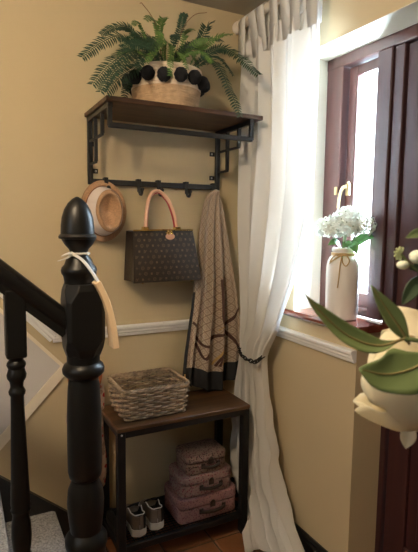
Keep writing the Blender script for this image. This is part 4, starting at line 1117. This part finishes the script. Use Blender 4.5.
st1 = [(0.3506, 0.2958, 1.1808), (0.3697, 0.2828, 1.1756), (0.4350, 0.2436, 1.1408), (0.5220, 0.2088, 1.0625), tuple(J)]
MB().tube(spline(st1, 20), 0.0018, 8).build('stem', 'stem_green', bq, smooth=True)
leaf(bq, [(0.3506, 0.2958, 1.1808), (0.3306, 0.3071, 1.1739), (0.3071, 0.3210, 1.1826), (0.2854, 0.3358, 1.2052), (0.2732, 0.3437, 1.2217)], 0.0190, CV+Vector((0.1, 0, 0.5)), mat='leaf_fore', fold=0.35, peak=0.42, wav=0.05, sharp=1.6)
leaf(bq, [(0.3550, 0.2941, 1.1756), (0.3471, 0.3001, 1.1913), (0.3384, 0.3071, 1.2069), (0.3271, 0.3158, 1.2278)], 0.018, CV+Vector((0.3, 0, 0.1)), mat='leaf_fore', fold=0.3, peak=0.5, wav=0.05)
leaf(bq, [(0.3637, 0.2767, 1.1669), (0.3463, 0.2845, 1.1565), (0.3271, 0.2941, 1.1521), (0.3062, 0.3045, 1.1565)], 0.040, CV+Vector((0, 0, 0.25)), mat='leaf_fore', fold=0.15, peak=0.45, wav=0.08, sharp=0.8)
MB().tube(spline([(0.3637, 0.2767, 1.1669), (0.3915, 0.2653, 1.1652), (0.4524, 0.2436, 1.1234), tuple(J)], 16), 0.002, 8).build('stem', 'stem_green', bq, smooth=True)
MB().tube(spline([(0.404, 0.352, 1.252), (0.418, 0.344, 1.236), (0.435, 0.334, 1.225), (0.50, 0.30, 1.15), tuple(J)], 20), 0.0014, 6).build('stem', 'stem_green', bq, smooth=True)
leaf(bq, [(0.424, 0.338, 1.230), (0.415, 0.342, 1.218), (0.4045, 0.347, 1.200)], 0.016, CV, mat='leaf_olive', vein=None, fold=0.2, peak=0.5, sharp=0.8)
leaf(bq, [(0.432, 0.336, 1.245), (0.422, 0.342, 1.240), (0.412, 0.347, 1.236)], 0.010, CV, mat='leaf_olive', vein=None)
leaf(bq, [(0.432, 0.336, 1.272), (0.420, 0.345, 1.273), (0.410, 0.352, 1.268)], 0.010, CV, mat='leaf_fore', vein=None)
leaf(bq, [(0.440, 0.330, 1.232), (0.430, 0.336, 1.222), (0.422, 0.340, 1.205)], 0.014, CV, mat='leaf_olive', vein=None)
for (c, r, sc_) in (((0.4065, 0.350, 1.2405), 0.0062, (1.1, 1, 0.75)), ((0.419, 0.343, 1.249), 0.0085, (1, 1, 0.85))):
    MB().ball(c, r, 14, 10, sc=sc_).build('bud', 'bud_white', bq, smooth=True)
fm = MB()
for k in range(7):
    a = pi*0.35+k*pi/5.2; d_ = Vector((cos(a)*0.8, -cos(a)*0.4, sin(a)))
    fm.tube([(0.404, 0.352, 1.252), Vector((0.404, 0.352, 1.252))+d_*0.004, Vector((0.404, 0.352, 1.252))+d_*0.0075], [0.0012, 0.0019, 0.0009], 6)
fm.build('floret', 'bud_green', bq, smooth=True)

# ================================================================== ceiling lamp (above and behind the viewer's frame)
LX, LY = -0.20, 0.60
lp = thing('ceiling_lamp', 'round frosted pendant ceiling lamp in the hall', 'ceiling lamp', (LX, LY, ZC-0.14))
MB().lathe((LX, LY, ZC-0.022), [(0.05, 0), (0.06, 0.006), (0.06, 0.0215), (0.04, 0.0219)], 32).tube([(LX, LY, ZC-0.02), (LX, LY, ZC-0.075)], 0.006).build('ceiling_rose', 'brass', lp, smooth=True)
MB().lathe((LX, LY, ZC-0.135), [(0.01, 0), (0.05, 0.004), (0.085, 0.018), (0.10, 0.04), (0.085, 0.056), (0.03, 0.062)], 32).build('lamp_dome', 'lamp_glass', lp, smooth=True)
light('lamp_bulb', 'POINT', (LX, LY, ZC-0.20), 46.0, (1.0, 0.78, 0.53), shadow_soft_size=0.06)
